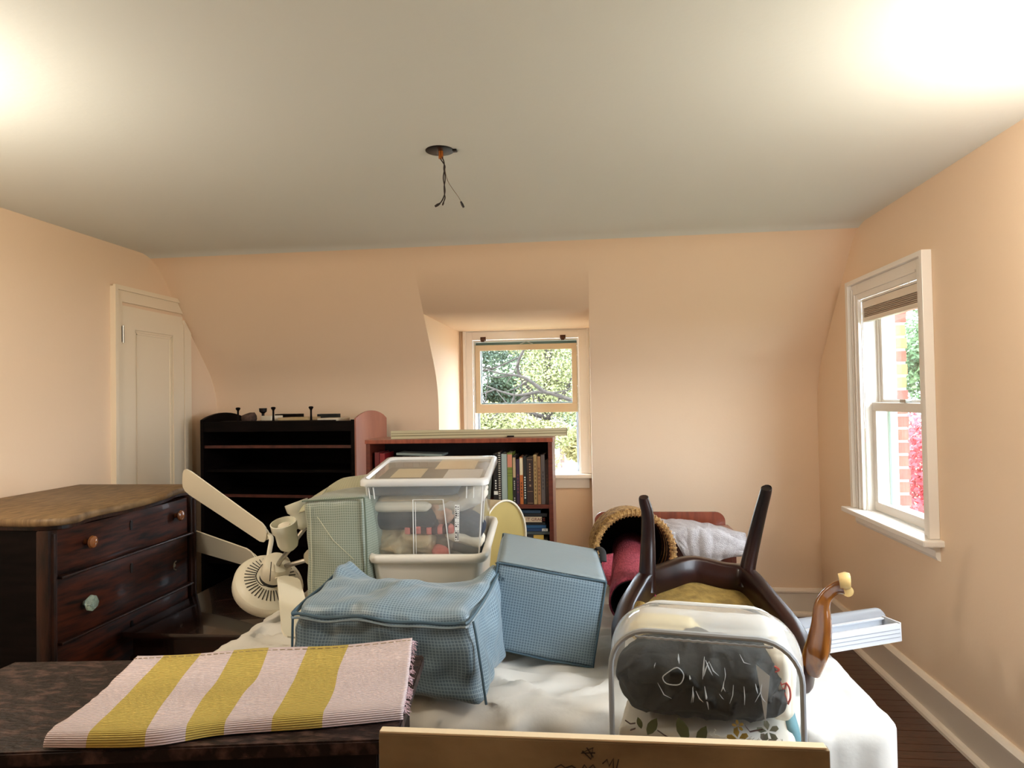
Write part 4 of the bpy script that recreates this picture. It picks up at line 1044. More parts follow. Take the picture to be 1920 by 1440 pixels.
# UV: u across 0..1
obj('upper_fold', g, M_stripe, tw, solid=.004)
def layer(k):
    def fn(u, v):
        p = ft(.004+u*.988, v*.985+.01); zz_ = .8525+k*.0052
        p = Vector((p.x, p.y, min(zz_+.001*nz((u*5, v*5, k), 1, k), p.z-.004)));
        if u > .97 and k < 3: p.x += .004*nz((v*30, 0, k), 1, k)
        return p
    return MB().grid(fn, 40, 24)
for k in range(3): obj('inner_fold', layer(k), M_stripe, tw, solid=.004)
fr_ = MB(); rnd = random.Random(4)
for i in range(130):
    v = rnd.random(); p = ft(1, v); p.z -= rnd.random()*.018
    p.z = max(p.z, .856); q = p+Vector((rnd.uniform(.003, .012), rnd.uniform(-.006, .006), -rnd.uniform(0, .006)))
    fr_.tube([p, (p+q)/2+Vector((0, 0, .002)), q], .0006, 3, cap=False)
obj('frayed_fringe', fr_, mat('pink_thread', (230, 200, 206), .9), tw, kind='stuff', label='frayed pink right edge')
st_ = MB(); 
for i in range(40):
    u = i/40; a_ = ft(u, .945)+Vector((0, 0, .0035)); b_ = ft(u+.017, .945)+Vector((0, 0, .0035)); st_.tube([a_, b_], .0008, 4)
obj('hem_stitching', st_, mat('dark_stitch', (150, 130, 90), .8), tw, kind='stuff')

# ---- rough board standing across the foot of the bed
bd_ = thing('wooden_board', 'rough unfinished wooden board standing in front of the bed', 'board', (0, 1.10, 0))
bT = W(1130, 1378, Y=1.10).z
bxl, bxr = W(710, 1390, Y=1.085).x, W(1557, 1415, Y=1.085).x
obj('face_board', bx((bxl, 1.085, .0), (bxr, 1.103, bT-.004), .002), M_board, bd_, smooth=False)
obj('top_edge', bx((bxl+.001, 1.0855, bT-.0038), (bxr-.004, 1.1025, bT), .0015), M_boardtop, bd_, smooth=False, label='top edge, coloured pale as lit')
mk = MB()
def scr(pts, r=.0010):
    P = [W(a_, b_, Y=1.0842) for a_, b_ in pts]; return MB().tube(P, r, 5)
for pts in ([(1092, 1408), (1108, 1424), (1112, 1402), (1090, 1412), (1116, 1412)], [(1100, 1402), (1112, 1420)], [(1130, 1432), (1138, 1424), (1142, 1437), (1150, 1422), (1150, 1440)], [(1160, 1424), (1155, 1446)],
            [(1040, 1440), (1052, 1434), (1060, 1440), (1072, 1436), (1080, 1441)], [(1090, 1444), (1096, 1434), (1102, 1443), (1112, 1434), (1118, 1444)]):
    P = scr(pts); mk.add(P.v, P.f)
obj('pencil_mark', mk, mat('graphite', (52, 40, 34), .6), bd_, label='dark hand-drawn marks')

# ================================================================ STORAGE BINS
def bin_frame(px_l, px_r, Y, z0, z1, tilt, rot):
    a, b = W(px_l, 1040, Y=Y), W(px_r, 1040, Y=Y); c = (a+b)/2; c.z = z0
    return Matrix.Translation(c) @ Matrix.Rotation(rot, 4, 'Z') @ Matrix.Rotation(tilt, 4, 'X'), (b-a).length
def rrect(w, d, r, k=5, y0=0):
    P = []
    for cx_, cy_, a0 in ((w/2-r, d-r, 0), (-w/2+r, d-r, pi/2), (-w/2+r, r, pi), (w/2-r, r, 1.5*pi)):
        for i in range(k+1): t = a0+pi/2*i/k; P.append((cx_+r*cos(t), cy_+r*sin(t)+y0))
    return P
def loft(layers, M, capb=True, capt=False):
    n = len(layers[0][0]); vs = [(x, y, z) for P, z in layers for x, y in P]
    fs = [(r_*n+i, r_*n+(i+1) % n, (r_+1)*n+(i+1) % n, (r_+1)*n+i) for r_ in range(len(layers)-1) for i in range(n)]
    if capb: fs.append(list(range(n))[::-1])
    if capt: fs.append(list(range((len(layers)-1)*n, len(layers)*n)))
    return MB().add(vs, fs, None, M)
tiltb = radians(6.0)
Mw, ww = bin_frame(690, 912, 2.45, .605, .855, tiltb, radians(3))
wb = thing('white_bin', 'white plastic tub under the clear storage bin', 'bin', Mw.translation)
zb = .262; dd_ = .52
obj('tub', loft([(rrect(ww-.10, dd_-.10, .03, 5, .05), 0), (rrect(ww-.075, dd_-.07, .03, 5, .035), .02), (rrect(ww-.03, dd_-.03, .035, 5, .015), zb-.02),
                 (rrect(ww-.045, dd_-.045, .03, 5, .0225), zb-.022), (rrect(ww-.095, dd_-.09, .025, 5, .045), .03)], Mw), M_whitebin, wb, angle=60)
obj('rim', loft([(rrect(ww-.03, dd_-.03, .035, 5, .015), zb-.03), (rrect(ww, dd_, .05, 5, 0), zb-.026), (rrect(ww+.012, dd_+.012, .055, 5, -.006), zb-.012), (rrect(ww+.004, dd_+.004, .05, 5, -.002), zb+.002),
                 (rrect(ww-.02, dd_-.02, .04, 5, .01), zb+.006), (rrect(ww-.044, dd_-.044, .03, 5, .022), zb-.004), (rrect(ww-.046, dd_-.046, .03, 5, .023), zb-.03)], Mw, False), M_whitebin, wb, angle=60)
# clear bin standing in it
Mc, wc = bin_frame(703, 897, 2.49, .605+.262-.008, 1.15, tiltb, radians(3))
Mc = Mc @ Matrix.Translation((0, .0, .0))
cb = thing('clear_bin', 'clear plastic storage bin full of folded clothes, milky lid', 'bin', Mc.translation)
zc = .265; dc = .42; wt = wc+.062
obj('body', loft([(rrect(wc, dc-.05, .02, 4, .02), -.03), (rrect(wt-.012, dc, .025, 4, 0), zc)], Mc), M_clear, cb, angle=60)
obj('body_inside', loft([(rrect(wc-.008, dc-.058, .018, 4, .024), -.027), (rrect(wt-.020, dc-.008, .022, 4, .004), zc)], Mc), M_clear, cb, angle=60)
# lid
lid = MB()
LP = lambda e, z: (rrect(wt+e, dc+e+.01, .03, 5, -e/2-.005), z)
lid = loft([LP(.02, zc-.006), LP(.026, zc-.004), LP(.024, zc+.014), LP(.014, zc+.020), LP(-.012, zc+.020), LP(-.022, zc+.010)], Mc, False)
obj('lid_rim', lid, M_rib, cb, angle=60)
obj('lid_panel', loft([LP(-.023, zc+.0085), LP(-.023, zc+.0105)], Mc, True, True), M_clearlid, cb, angle=60)
rb = MB()
def binface(u, z, off=.002):   # point on the front face, u -0.5..0.5
    t = (z+.03)/(zc+.03); w_ = lerp(wc, wt-.012, t); y_ = lerp(.02, 0, t)-off; return Mc @ Vector((u*w_, y_, z))
rb.tube([binface(-.13, -.025), binface(-.10, .205), binface(.16, .205), binface(.22, -.025)], .0022, 6)
rb.tube([binface(-.105, -.02), binface(-.08, .198)], .0013, 6)
obj('front_ribs', rb, M_rib, cb)
for u in (-.47, -.43, .36, .42):
    obj('latch_rib', MB().tube([binface(u, zc-.012), binface(u, zc-.055)], .0025, 6), M_rib, cb)
for sx in (-1, 1):
    obj('corner_rib', MB().tube([Mc @ Vector((sx*(wc/2-.004), .024, -.03)), Mc @ Vector((sx*((wt-.012)/2-.004), .004, zc-.01))], .003, 6), M_rib, cb)
    obj('corner_rib', MB().tube([Mc @ Vector((sx*(wc/2-.001), .08, -.03)), Mc @ Vector((sx*((wt-.012)/2-.001), .07, zc-.01))], .0022, 6), M_rib, cb)
# sticker with small print
sk = MB()
fz = lambda u, z: binface(u, z, .0025)
def facerect(u0, u1, z0_, z1_, off=.003, th=.0006):
    A = [binface(u0, z0_, off), binface(u1, z0_, off), binface(u1, z1_, off), binface(u0, z1_, off)]; n_ = (A[1]-A[0]).cross(A[3]-A[0]).normalized()*th
    return MB().add(A+[p+n_ for p in A], [(0, 3, 2, 1), (4, 5, 6, 7), (0, 1, 5, 4), (1, 2, 6, 5), (2, 3, 7, 6), (3, 0, 4, 7)])
stk = obj('sticker', facerect(.262, .302, .045, .185), mat('white_label', (240, 240, 236), .5), cb, smooth=False)
ink = MB(); rnd = random.Random(3)
for i in range(16):
    z_ = .05+i*.0083; 
    if i in (5, 9): continue
    q = facerect(.268, .268+rnd.choice((.008, .013)), z_, z_+rnd.choice((.003, .0055)), .0042, .0003); ink.add(q.v, q.f)
    if i > 3: q = facerect(.287, .296, z_, z_+rnd.choice((.0015, .003)), .0042, .0003); ink.add(q.v, q.f)
for i in range(9): q = facerect(.285, .299, .05+i*.0035, .0515+i*.0035, .0042, .0003); ink.add(q.v, q.f)
obj('sticker_print', ink, mat('black_ink', (24, 24, 24), .6), stk, smooth=False)
# contents: each a thing of its own
def lump(nm, label, m, c, s_, seed, wr=.010, rot=0, warp=None, cat='clothes', n=16, extra=None, r=None):
    Ml = Mc @ Matrix.Translation(c) @ Matrix.Rotation(rot, 4, 'Y')
    return obj(nm, softbox(s_, Ml, r or min(s_)*.45, .004, wr, n, seed, warp, 22), m, loc=(Mc @ Vector(c)), label=label, cat=cat, weld=True, angle=180, group=None)
lump('folded_sheet', 'crumpled beige sheet at the bottom left of the clear bin', mat('crumpled_beige', (214, 196, 160), .9, (196, 172, 132), 20, bump=.6, bscale=25), (-.085, .10, .028), (.235, .13, .10), 3, .034)
lump('coral_garment', 'small coral pink garment at the bottom middle of the clear bin', M_pink, (.045, .052, -.006), (.055, .04, .03), 5, .01)
lump('grey_cloth', 'grey cloth in the lower middle of the clear bin', M_greyc, (.07, .10, .03), (.09, .10, .10), 6, .01)
lump('navy_blanket', 'dark navy blanket in the left middle of the clear bin', M_navy, (-.09, .11, .115), (.26, .16, .075), 7, .006)
o = lump('cream_sheet_folded', 'cream folded cloth above the navy blanket in the clear bin', M_ivory, (-.10, .10, .168), (.22, .15, .035), 8, .004)
lump('tan_cloth', 'tan cloth running along the upper middle of the clear bin', M_beige, (-.02, .14, .185), (.34, .17, .035), 9, .010)
lump('grey_blue_top_cloth', 'slate grey cloth on top inside the clear bin', mat('slate_cloth', (92, 100, 108), .9), (-.05, .20, .232), (.34, .34, .045), 10, .006)
lump('peach_blouse', 'peach cloth right of the centre in the clear bin', mat('peach_cloth', (216, 178, 150), .9, (196, 150, 124), 16), (.055, .10, .13), (.10, .09, .12), 11, .02, .5)
lump('striped_sweater', 'dark blue and white sweater in the lower right of the clear bin', M_navy, (.145, .10, .085), (.13, .12, .085), 12, .008, .35)
lump('white_sweater', 'off-white knit under the dark sweater in the clear bin', M_ivory, (.135, .095, .042), (.14, .11, .04), 13, .006, .3)
lump('dark_knit', 'dark knit with white bands in the bottom right of the clear bin', mat('knit_dark', (50, 60, 66), .9), (.14, .11, .005), (.14, .12, .05), 14, .006, .3)
lump('white_shirt', 'white shirt slanting across the upper right of the clear bin', mat('soft_white', (216, 208, 196), .9), (.125, .12, .175), (.20, .15, .06), 15, .014, -.45)
pb = thing('pink_striped_cloth', 'cloth with pink and dark blocks in the middle of the clear bin', 'clothes', Mc @ Vector((-.0, .05, .085)))
for i in range(9):
    c_ = M_pink if i % 2 == 0 else mat('maroon_block', (60, 26, 34), .9)
    obj('stripe_block', softbox((.022, .05, .030), Mc @ Matrix.Translation((-.075+i*.0205, .055, .079+.002*sin(i))), .006, .001, .001, 5, i), c_, pb, weld=True, angle=180)
# papers on/under the lid
for k, (u0, u1, v0, v1, c_, lb) in enumerate(((-.15, -.03, .10, .26, (238, 220, 180), 'cream paper at the left under the milky lid'), (.0, .16, .24, .44, (238, 216, 178), 'large cream paper at the back under the milky lid'), (.06, .20, .06, .22, (226, 228, 234), 'bluish-white paper at the right under the milky lid'))):
    obj('paper_sheet', MB().box((u0, v0, zc+.0016+k*.0018), (u1, v1, zc+.0026+k*.0018), Mc), mat('paper_%d' % k, c_, .8), loc=Mc @ Vector((u0, v0, zc)), label=lb, cat='paper', smooth=False)

# ================================================================ FABRIC STORAGE BAGS
def seam(mbpts, M, m, par, r=.0035, nm='seam_piping'):
    return obj(nm, MB().tube([M @ Vector(p) for p in mbpts], r, 6), m, par)
# front blue bag, sagging
bgf = thing('storage_bag', 'sagging blue-grey checked zip bag beside the striped towel', 'storage bag', (-.56, 2.0, BZ))
Mf = frame((-.572, 2.015, BZ+.012), radians(-6))
sx_, sy_, sz_ = .50, .34, .26
def warpf(p, q):
    x, y, z = p
    t = (z/sz_+.5)
    # front lip of the lid pulled down; back corners peaked
    top_ = max(0, (t-.7)/.3)
    yy_ = (y/sy_)
    z += top_*(-.030*max(0, -yy_+.1)*1.0)
    z += top_*(.032*max(0, abs(x/(sx_/2))-.72)/.28*max(0, yy_*1.5+.25))
    z -= top_*.030*(1-min(1, abs(x/(sx_/2))**3))*max(0, yy_*2+.1)
    x *= 1+.03*(1-t)
    if x > 0: x += .03*(1-t)
    z += .012*nz((x, y, z), 6, 2)
    return (x, y, z+sz_/2)
obj('bag_body', softbox((sx_, sy_, sz_), Mf, .022, .016, .026, 44, 3, warpf, 7), M_blue, bgf, weld=True, angle=180)
def onf(x, y, z): return Mf @ Vector(warpf(Vector((x, y, z-sz_/2)), None))
zf = .238
fl_ = []
for i in range(31):
    u = -1+2*i/30; fl_.append(onf(u*(sx_/2+.006), -sy_/2-.010-.012*(1-u*u), sz_*.90-.004*sin(u*9)))
sidel = [onf(-(sx_/2+.012), y_, sz_*.93) for y_ in (sy_/2, .08, 0, -.08)]; sider = [onf((sx_/2+.012), y_, sz_*.93) for y_ in (-.08, 0, .08, sy_/2)]
loopp = sidel+fl_+sider
obj('zip_piping', MB().tube(catmull(loopp, 3), .0045, 6), M_bluetrim, bgf); 
obj('lid_flap', MB().tube(catmull([p+Vector((0, -.003, -.010)) for p in loopp], 3), (.0035), 6, prof=None), M_bluepl, bgf)
obj('corner_piping', MB().tube([onf(sx_/2+.018, -sy_/2-.004, z_) for z_ in (.23, .18, .12, .06, .01)], .0035, 6), M_bluetrim, bgf)
obj('corner_piping', MB().tube([onf(-sx_/2-.008, -sy_/2-.004, z_) for z_ in (.23, .18, .12, .06, .01)], .0035, 6), M_bluetrim, bgf)
zp = onf(sx_/2, sy_/2, sz_)
obj('zip_cord', MB().tube(catmull([zp, zp+Vector((.012, -.02, .004)), zp+Vector((.025, -.03, -.022)), zp+Vector((.032, -.04, -.045))], 4), .0016, 5).tube(catmull([zp, zp+Vector((.008, -.02, .0)), zp+Vector((.018, -.03, -.022)), zp+Vector((.024, -.042, -.04))], 4), .0016, 5), M_bluetrim, bgf)

# right blue bag, tilted box
b2 = thing('storage_bag', 'boxy blue-grey checked bag tilted on one corner, in the centre of the bed', 'storage bag', (-.15, 2.3, BZ))
P0, P1, P2, P3 = W(938, 1052, Y=2.12), W(1138, 1096, Y=2.12), W(1112, 1250, Y=2.13), W(903, 1216, Y=2.13)
ax_ = ((P1-P0)+(P2-P3)).normalized(); az_ = ((P0-P3)+(P1-P2)).normalized(); ay_ = az_.cross(ax_).normalized(); az_ = ax_.cross(ay_).normalized()
wid = ((P1-P0).length+(P2-P3).length)/2; hei = ((P0-P3).length+(P1-P2).length)/2; dep = .36
# swing the box to show its left flank and lid
Rm = Matrix((ax_, ay_, az_)).transposed().to_4x4()
cc = (P0+P1+P2+P3)/4+ay_*dep/2
M2 = Matrix.Translation(cc) @ Rm
def warp2(p, q):
    x, y, z = p
    x -= .03*(y/dep+.5)   # recedes up-left
    return (x, y, z)
obj('bag_body', softbox((wid, dep, hei), M2, .012, .008, .004, 22, 8, warp2, 7), [M_blue], b2, weld=True, angle=50)
def e2(a_, b_, c_): return M2 @ Vector(warp2(Vector((a_*(wid/2+.001), b_*(dep/2+.002), c_*(hei/2+.001))), None))
edges = [((-1, -1, 1), (1, -1, 1)), ((-1, -1, -1), (1, -1, -1)), ((-1, -1, -1), (-1, -1, 1)), ((1, -1, -1), (1, -1, 1)), ((-1, 1, 1), (1, 1, 1)), ((-1, 1, -1), (-1, 1, 1)), ((1, -1, 1), (1, 1, 1))]
for a_, b_ in edges:
    obj('edge_piping', MB().tube([e2(*[lerp(a_[k], b_[k], t/8)*(.985) for k in range(3)])+Vector((0, 0, .002*sin(t))) for t in range(9)], .0035, 6), M_bluetrim, b2)
lidp = MB().grid(lambda u, v: e2(-.97+1.94*u, -.96+1.92*v, 1)+(M2.to_3x3() @ Vector((0, 0, .010*(1-(2*u-1)**2)*(1-(2*v-1)**2)+.0025))), 16, 16, su=wid, sv=dep)
obj('lid', lidp, M_bluepl, b2, solid=.003)
hp = e2(1, 1, 1)
obj('handle', MB().tube(catmull([hp, hp+Vector((.008, -.02, .012)), hp+Vector((.020, -.05, .006)), hp+Vector((.022, -.08, -.022))], 5), [(.012, .004)]*16, 8), mat('black_webbing', (18, 20, 22), .7), b2, label='black webbing handle')

# green-grey bag with its lid open, left of the bins
b3 = thing('storage_bag', 'green-grey checked bag with its pale lid standing open, left of the bins', 'storage bag', (-1.0, 2.5, BZ))
M3 = frame((-.925, 2.56, BZ+.245), radians(-4), radians(0))
w3, d3, h3 = .235, .30, .46
def warp3(p, q):
    x, y, z = p; t = z/h3+.5
    x += .008*sin(t*3); y += .0
    z += .03*(x/w3)*max(0, t-.5)
    return (x, y, z)
obj('bag_body', softbox((w3, d3, h3), M3, .02, .014, .008, 26, 12, warp3, 8), M_green, b3, weld=True, angle=180)
def e3(a_, b_, c_): return M3 @ Vector(warp3(Vector((a_*(w3/2+.004), b_*(d3/2+.006), c_*(h3/2+.004))), None))
obj('edge_piping', MB().tube([e3(1, -1, -.98+i*.245) for i in range(9)], .0035, 6), mat('green_binding', (92, 104, 88), .7), b3)
obj('edge_piping', MB().tube([e3(-.99+i*.2475, -1, .98) for i in range(9)], .003, 6), MATS['green_binding'], b3)
st3 = MB(); st3.tube([e3(-.5, -1.03, .72), e3(0, -1.06, .35), e3(.62, -1.03, .06)], .0012, 5); obj('stitch_line', st3, M_greenl, b3)
st3 = MB().tube([e3(-.72, -1.03, .9), e3(-.72, -1.05, 0), e3(-.70, -1.03, -.9)], .0012, 5); obj('stitch_line', st3, M_greenl, b3)
# open lid: pale flap rising behind
lidc = [[W(598, 945, Y=2.60), W(625, 942, Y=2.60), W(660, 940, Y=2.60), W(700, 962, Y=2.62)],
        [W(600, 930, Y=2.66), W(630, 920, Y=2.70), W(665, 915, Y=2.70), W(700, 925, Y=2.70)],
        [W(618, 912, Y=2.74), W(642, 898, Y=2.80), W(672, 893, Y=2.82), W(704, 888, Y=2.84)]]
fl3 = patchfn(lidc)
obj('lid_flap', MB().grid(fl3, 20, 20, su=.25, sv=.2), M_greenl, b3, solid=.006)
lf2 = patchfn([[W(560, 962, Y=2.50), W(572, 945, Y=2.52), W(590, 930, Y=2.60)], [W(592, 950, Y=2.45), W(600, 935, Y=2.55), W(614, 915, Y=2.70)]])
obj('lid_side', MB().grid(lf2, 10, 10, su=.1, sv=.2), M_greenl, b3, solid=.005)
zp = MB().tube(catmull([W(690, 945, Y=2.52), W(696, 962, Y=2.50), W(704, 975, Y=2.50), W(712, 955, Y=2.52), W(714, 930, Y=2.56)], 4), .0035, 6); obj('open_zip', zp, M_bluetrim, b3)

# ================================================================ DRUM BEHIND THE BINS
dmx = thing('drum_shade', 'round drum lampshade lying on its side behind the bins, yellow inside', 'lampshade', (-.36, 3.1, BZ))
rz = .118; cz_ = BZ+rz+.012
nrmD = Vector((.885, -.465, .02)).normalized()
cD = W(946, 1000, Y=3.05); cD.z = W(950, 938, Y=3.02).z-.182
rD = .175
Md = Matrix.Translation(cD) @ nrmD.to_track_quat('Z', 'Y').to_matrix().to_4x4()
obj('shade_wall', MB().lathe([(rD, 0), (rD, -.10), (rD-.003, -.10), (rD-.003, 0), (rD, 0)], 40, Md), M_cream, dmx, angle=50)
obj('end_panel', MB().lathe([(0, -.008), (rD-.004, -.008), (rD-.004, -.011), (0, -.011)], 40, Md), M_yellow, dmx)
obj('rim_tape', MB().tube([Md @ Vector((rD*cos(t), rD*sin(t), 0)) for t in [i*pi/24 for i in range(48)]], .0045, 6, closed=True), M_paper, dmx)

# ================================================================ CEILING FAN lying on the bed corner
hc = W(506, 1090, Y=2.72)
nh = Vector((.50, -.45, .74)).normalized()
cf = thing('overhead_fan', 'ivory ceiling fan with lamp cups, lying between dresser and bed', 'fan', hc-Vector((0, 0, .15)))
q0 = nh.to_track_quat('Z', 'Y').to_matrix().to_4x4(); Mh2 = Matrix.Translation(hc) @ q0
obj('motor_housing', MB().lathe([(0, -.075), (.10, -.075), (.128, -.066), (.140, -.050), (.142, -.012), (.136, -.002), (.122, .004), (.112, .012), (.055, .022), (0, .022)], 44, Mh2), M_fanw, cf, angle=35)
vs_ = MB()
for i in range(40):
    t = 2*pi*i/40; a_ = Vector((.062*cos(t), .062*sin(t), .0225)); b_ = Vector((.106*cos(t), .106*sin(t), .0148)); vs_.tube([Mh2 @ a_, Mh2 @ b_], .0020, 4)
obj('vent_slots', vs_, M_fanslot, cf, kind='stuff')
lk = hc+nh*.085
Mk = Matrix.Translation(lk) @ q0
obj('coupling', MB().lathe([(.05, -.07), (.045, -.055), (.032, -.045), (.032, -.03)], 24, Mk), M_fanslot, cf)
obj('switch_housing', MB().lathe([(.02, -.045), (.052, -.040), (.060, -.02), (.060, .02), (.05, .04), (.02, .05), (0, .05)], 28, Mk), M_fanw, cf)
wr_ = MB(); wr_.tube(catmull([lk+Vector((-.03, -.05, .03)), lk+Vector((-.045, -.075, -.01)), lk+Vector((-.02, -.08, -.045)), lk+Vector((.02, -.07, -.05))], 5), .0018, 5)
wr_.tube(catmull([lk+Vector((.01, -.055, .04)), lk+Vector((.02, -.085, .0)), lk+Vector((.015, -.08, -.03))], 5), .0018, 5)
obj('pull_chain', wr_, M_black, cf)
for (d_, px_, py_, Yc, s_) in ((Vector((-.06, -.34, 1)), 543, 1030, 2.56, 1.0), (Vector((-.35, .0, 1)), 572, 990, 2.70, .95), (Vector((.8, -.1, .45)), 575, 1050, 2.66, .85)):
    d_ = d_.normalized(); base = W(px_, py_, Y=Yc)
    Mq = Matrix.Translation(base) @ d_.to_track_quat('Z', 'Y').to_matrix().to_4x4() @ Matrix.Scale(s_, 4)
    cup = obj('lamp_cup', MB().lathe([(0, 0), (.020, .0), (.034, .012), (.040, .03), (.041, .075), (.049, .085), (.050, .118), (.046, .119), (.044, .09), (.036, .075), (.033, .03), (0, .02)], 28, Mq), M_frost, cf, label='frosted lamp cup')
    obj('bulb', MB().lathe([(0, .03), (.018, .04), (.028, .07), (.030, .09), (.022, .108), (0, .115)], 18, Mq), M_paper, cup)
    obj('cup_arm', MB().tube([lk, (lk+base)/2+Vector((0, -.01, 0)), base], .009, 8), M_steel, cf)
def blade(tip, root, wdir, w0, w1, nm='blade'):
    tip, root = Vector(tip), Vector(root); ax = (tip-root); L = ax.length; ax.normalize(); wd_ = Vector(wdir); wd_ = (wd_-ax*wd_.dot(ax)).normalized(); n_ = ax.cross(wd_)
    P = []
    prof = [(0, w0*.35), (.02, w0*.8), (.06, w0), (.5, (w0+w1)/2), (.9, w1), (.96, w1*.93), (.99, w1*.72), (1, w1*.4)]
    for t, w in prof: P.append(root+ax*L*t+wd_*w)
    for t, w in prof[::-1]: P.append(root+ax*L*t-wd_*w)
    k = len(P); mb = MB().add([p+n_*.003 for p in P]+[p-n_*.003 for p in P], [list(range(k)), list(range(k, 2*k))[::-1]]+[(i, (i+1) % k, k+(i+1) % k, k+i) for i in range(k)])
    return obj(nm, mb, M_fanw2, cf, smooth=False), ax, wd_, n_
def arm(root, ax, wd_, n_, sgn=1):
    a_ = [root-ax*.0+n_*0, root+ax*.045]
    mb = MB().tube(catmull([hc+nh*.01, (hc+root)/2+nh*.01, root-ax*.02+n_*.008*sgn, root+ax*.03+n_*.007*sgn], 5), [(.010, .005)]*16, 8)
    P = [root+ax*t+wd_*w+n_*.0045*sgn for t, w in ((-.02, .0), (.0, .022), (.03, .034), (.06, .036), (.09, .026), (.115, .0), (.09, -.026), (.06, -.036), (.03, -.034), (.0, -.022))]
    k = len(P); mb.add([p for p in P]+[p+n_*.003*sgn for p in P], [list(range(k)), list(range(k, 2*k))[::-1]]+[(i, (i+1) % k, k+(i+1) % k, k+i) for i in range(k)])
    b_ = obj('blade_iron', mb, M_fanw, cf)
    sc_ = MB()
    for t, w in ((.02, .02), (.02, -.02), (.075, 0)): sc_.lathe([(0, 0), (.005, 0), (.004, .003), (0, .004)], 8, Matrix.Translation(root+ax*t+wd_*w+n_*.0078*sgn) @ (n_*sgn).to_track_quat('Z', 'Y').to_matrix().to_4x4())
    obj('screws', sc_, M_steel, b_)
r1 = W(500, 1005, Y=2.80); t1 = W(343, 896, Y=3.02)
b_, ax, wd_, n_ = blade(t1, r1, (.62, -.45, .66), .046, .062); arm(r1, ax, wd_, n_, 1)
r2 = W(480, 1050, Y=2.96); t2 = W(318, 998, Y=3.42)
b_, ax, wd_, n_ = blade(t2, r2, (-.1, -.35, .95), .050, .074); arm(r2, ax, wd_, n_, 1)
r3 = W(540, 1082, Y=2.52); t3 = W(562, 1196, Y=2.08)
b_, ax, wd_, n_ = blade(t3, r3, (.85, .1, -.2), .042, .052); arm(r3, ax, wd_, n_, -1)

# ================================================================ BASKET AND CARPET ROLL
mc_ = W(1190, 1050, Y=2.9); mc_.z = BZ+.012+.168
Rb = .166
axb = Vector((.10, -1, .04)).normalized()
Mbk = Matrix.Translation(mc_) @ axb.to_track_quat('Z', 'Y').to_matrix().to_4x4()
bs = thing('wicker_basket', 'round wicker basket lying on its side with its mouth to the room', 'basket', (mc_.x, 3.1, BZ))
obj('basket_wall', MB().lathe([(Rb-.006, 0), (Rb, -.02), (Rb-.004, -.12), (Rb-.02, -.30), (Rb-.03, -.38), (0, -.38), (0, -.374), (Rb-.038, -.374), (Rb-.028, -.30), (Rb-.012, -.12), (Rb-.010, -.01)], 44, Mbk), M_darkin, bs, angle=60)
rim = MB(); K = 64
rim.tube([Mbk @ Vector(((Rb-.004)*cos(2*pi*i/K), (Rb-.004)*sin(2*pi*i/K), 0)) for i in range(K)], .013, 8, closed=True)
obj('basket_rim', rim, M_wicker, bs)
wv = MB(); K = 62
for i in range(K):
    t = 2*pi*i/K; c_ = Vector(((Rb-.004)*cos(t), (Rb-.004)*sin(t), 0)); rr = Vector((cos(t), sin(t), 0)); tt = Vector((-sin(t), cos(t), 0))
    wv.tube([Mbk @ (c_+rr*.0150*cos(a_)+Vector((0, 0, .0150*sin(a_)))+tt*.004*(a_/pi-.5)) for a_ in [j*pi/3 for j in range(6)]], .0032, 4, closed=True)
obj('rim_binding', wv, M_wicker, bs, kind='stuff')
for kk, (za, col) in enumerate(((-.05, 0), (-.09, 0), (-.13, 0), (-.17, 0), (-.21, 0))):
    obj('wicker_band', MB().tube([Mbk @ Vector(((Rb+.000-kk*.002)*cos(2*pi*i/44), (Rb+.0-kk*.002)*sin(2*pi*i/44), za)) for i in range(44)], .012, 6, closed=True), M_wicker, bs)
# rose carpet roll
rc = W(1186, 1150, Y=2.46); 
rr_ = .088; rc.z = BZ+.012+rr_
far = Vector((mc_.x-.0, 3.22, rc.z+.02)); axr = (rc-far); Lr = axr.length
Mrr = Matrix.Translation(far) @ axr.normalized().to_track_quat('Z', 'Y').to_matrix().to_4x4()
rl = thing('carpet_roll', 'rolled rose red carpet with a dark hollow, end out of the basket', 'rug', (rc.x, 2.8, BZ))
spir = []
for i in range(90):
    t = i/89*2*pi*1.35; r_ = rr_-.010*(t/(2*pi)); spir.append((r_, t))
mbs = MB(); nS = 20
vsp = []
for j in range(nS+1):
    for (r_, t) in spir: vsp.append(Mrr @ Vector((r_*cos(t-2.2), r_*sin(t-2.2), Lr*j/nS)))
n_ = len(spir); mbs.add(vsp, [(j*n_+i, j*n_+i+1, (j+1)*n_+i+1, (j+1)*n_+i) for j in range(nS) for i in range(n_-1)])
obj('pile_side', mbs, M_red, rl, solid=.006)
mbs = MB(); vsp = []
for j in range(nS+1):
    for (r_, t) in spir: vsp.append(Mrr @ Vector(((r_-.0055)*cos(t-2.2), (r_-.0055)*sin(t-2.2), Lr*j/nS)))
mbs.add(vsp, [(j*n_+i, j*n_+i+1, (j+1)*n_+i+1, (j+1)*n_+i) for j in range(nS) for i in range(n_-1)])
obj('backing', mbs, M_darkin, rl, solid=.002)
flp = patchfn([[W(1128, 1045, Y=2.75), W(1138, 1040, Y=2.78), W(1150, 1038, Y=2.80)], [W(1130, 1070, Y=2.66), W(1138, 1075, Y=2.64), W(1146, 1072, Y=2.66)], [W(1140, 1096, Y=2.58), W(1143, 1098, Y=2.57), W(1146, 1096, Y=2.58)]])
obj('loose_flap', MB().grid(flp, 8, 12), M_red, rl, solid=.005)

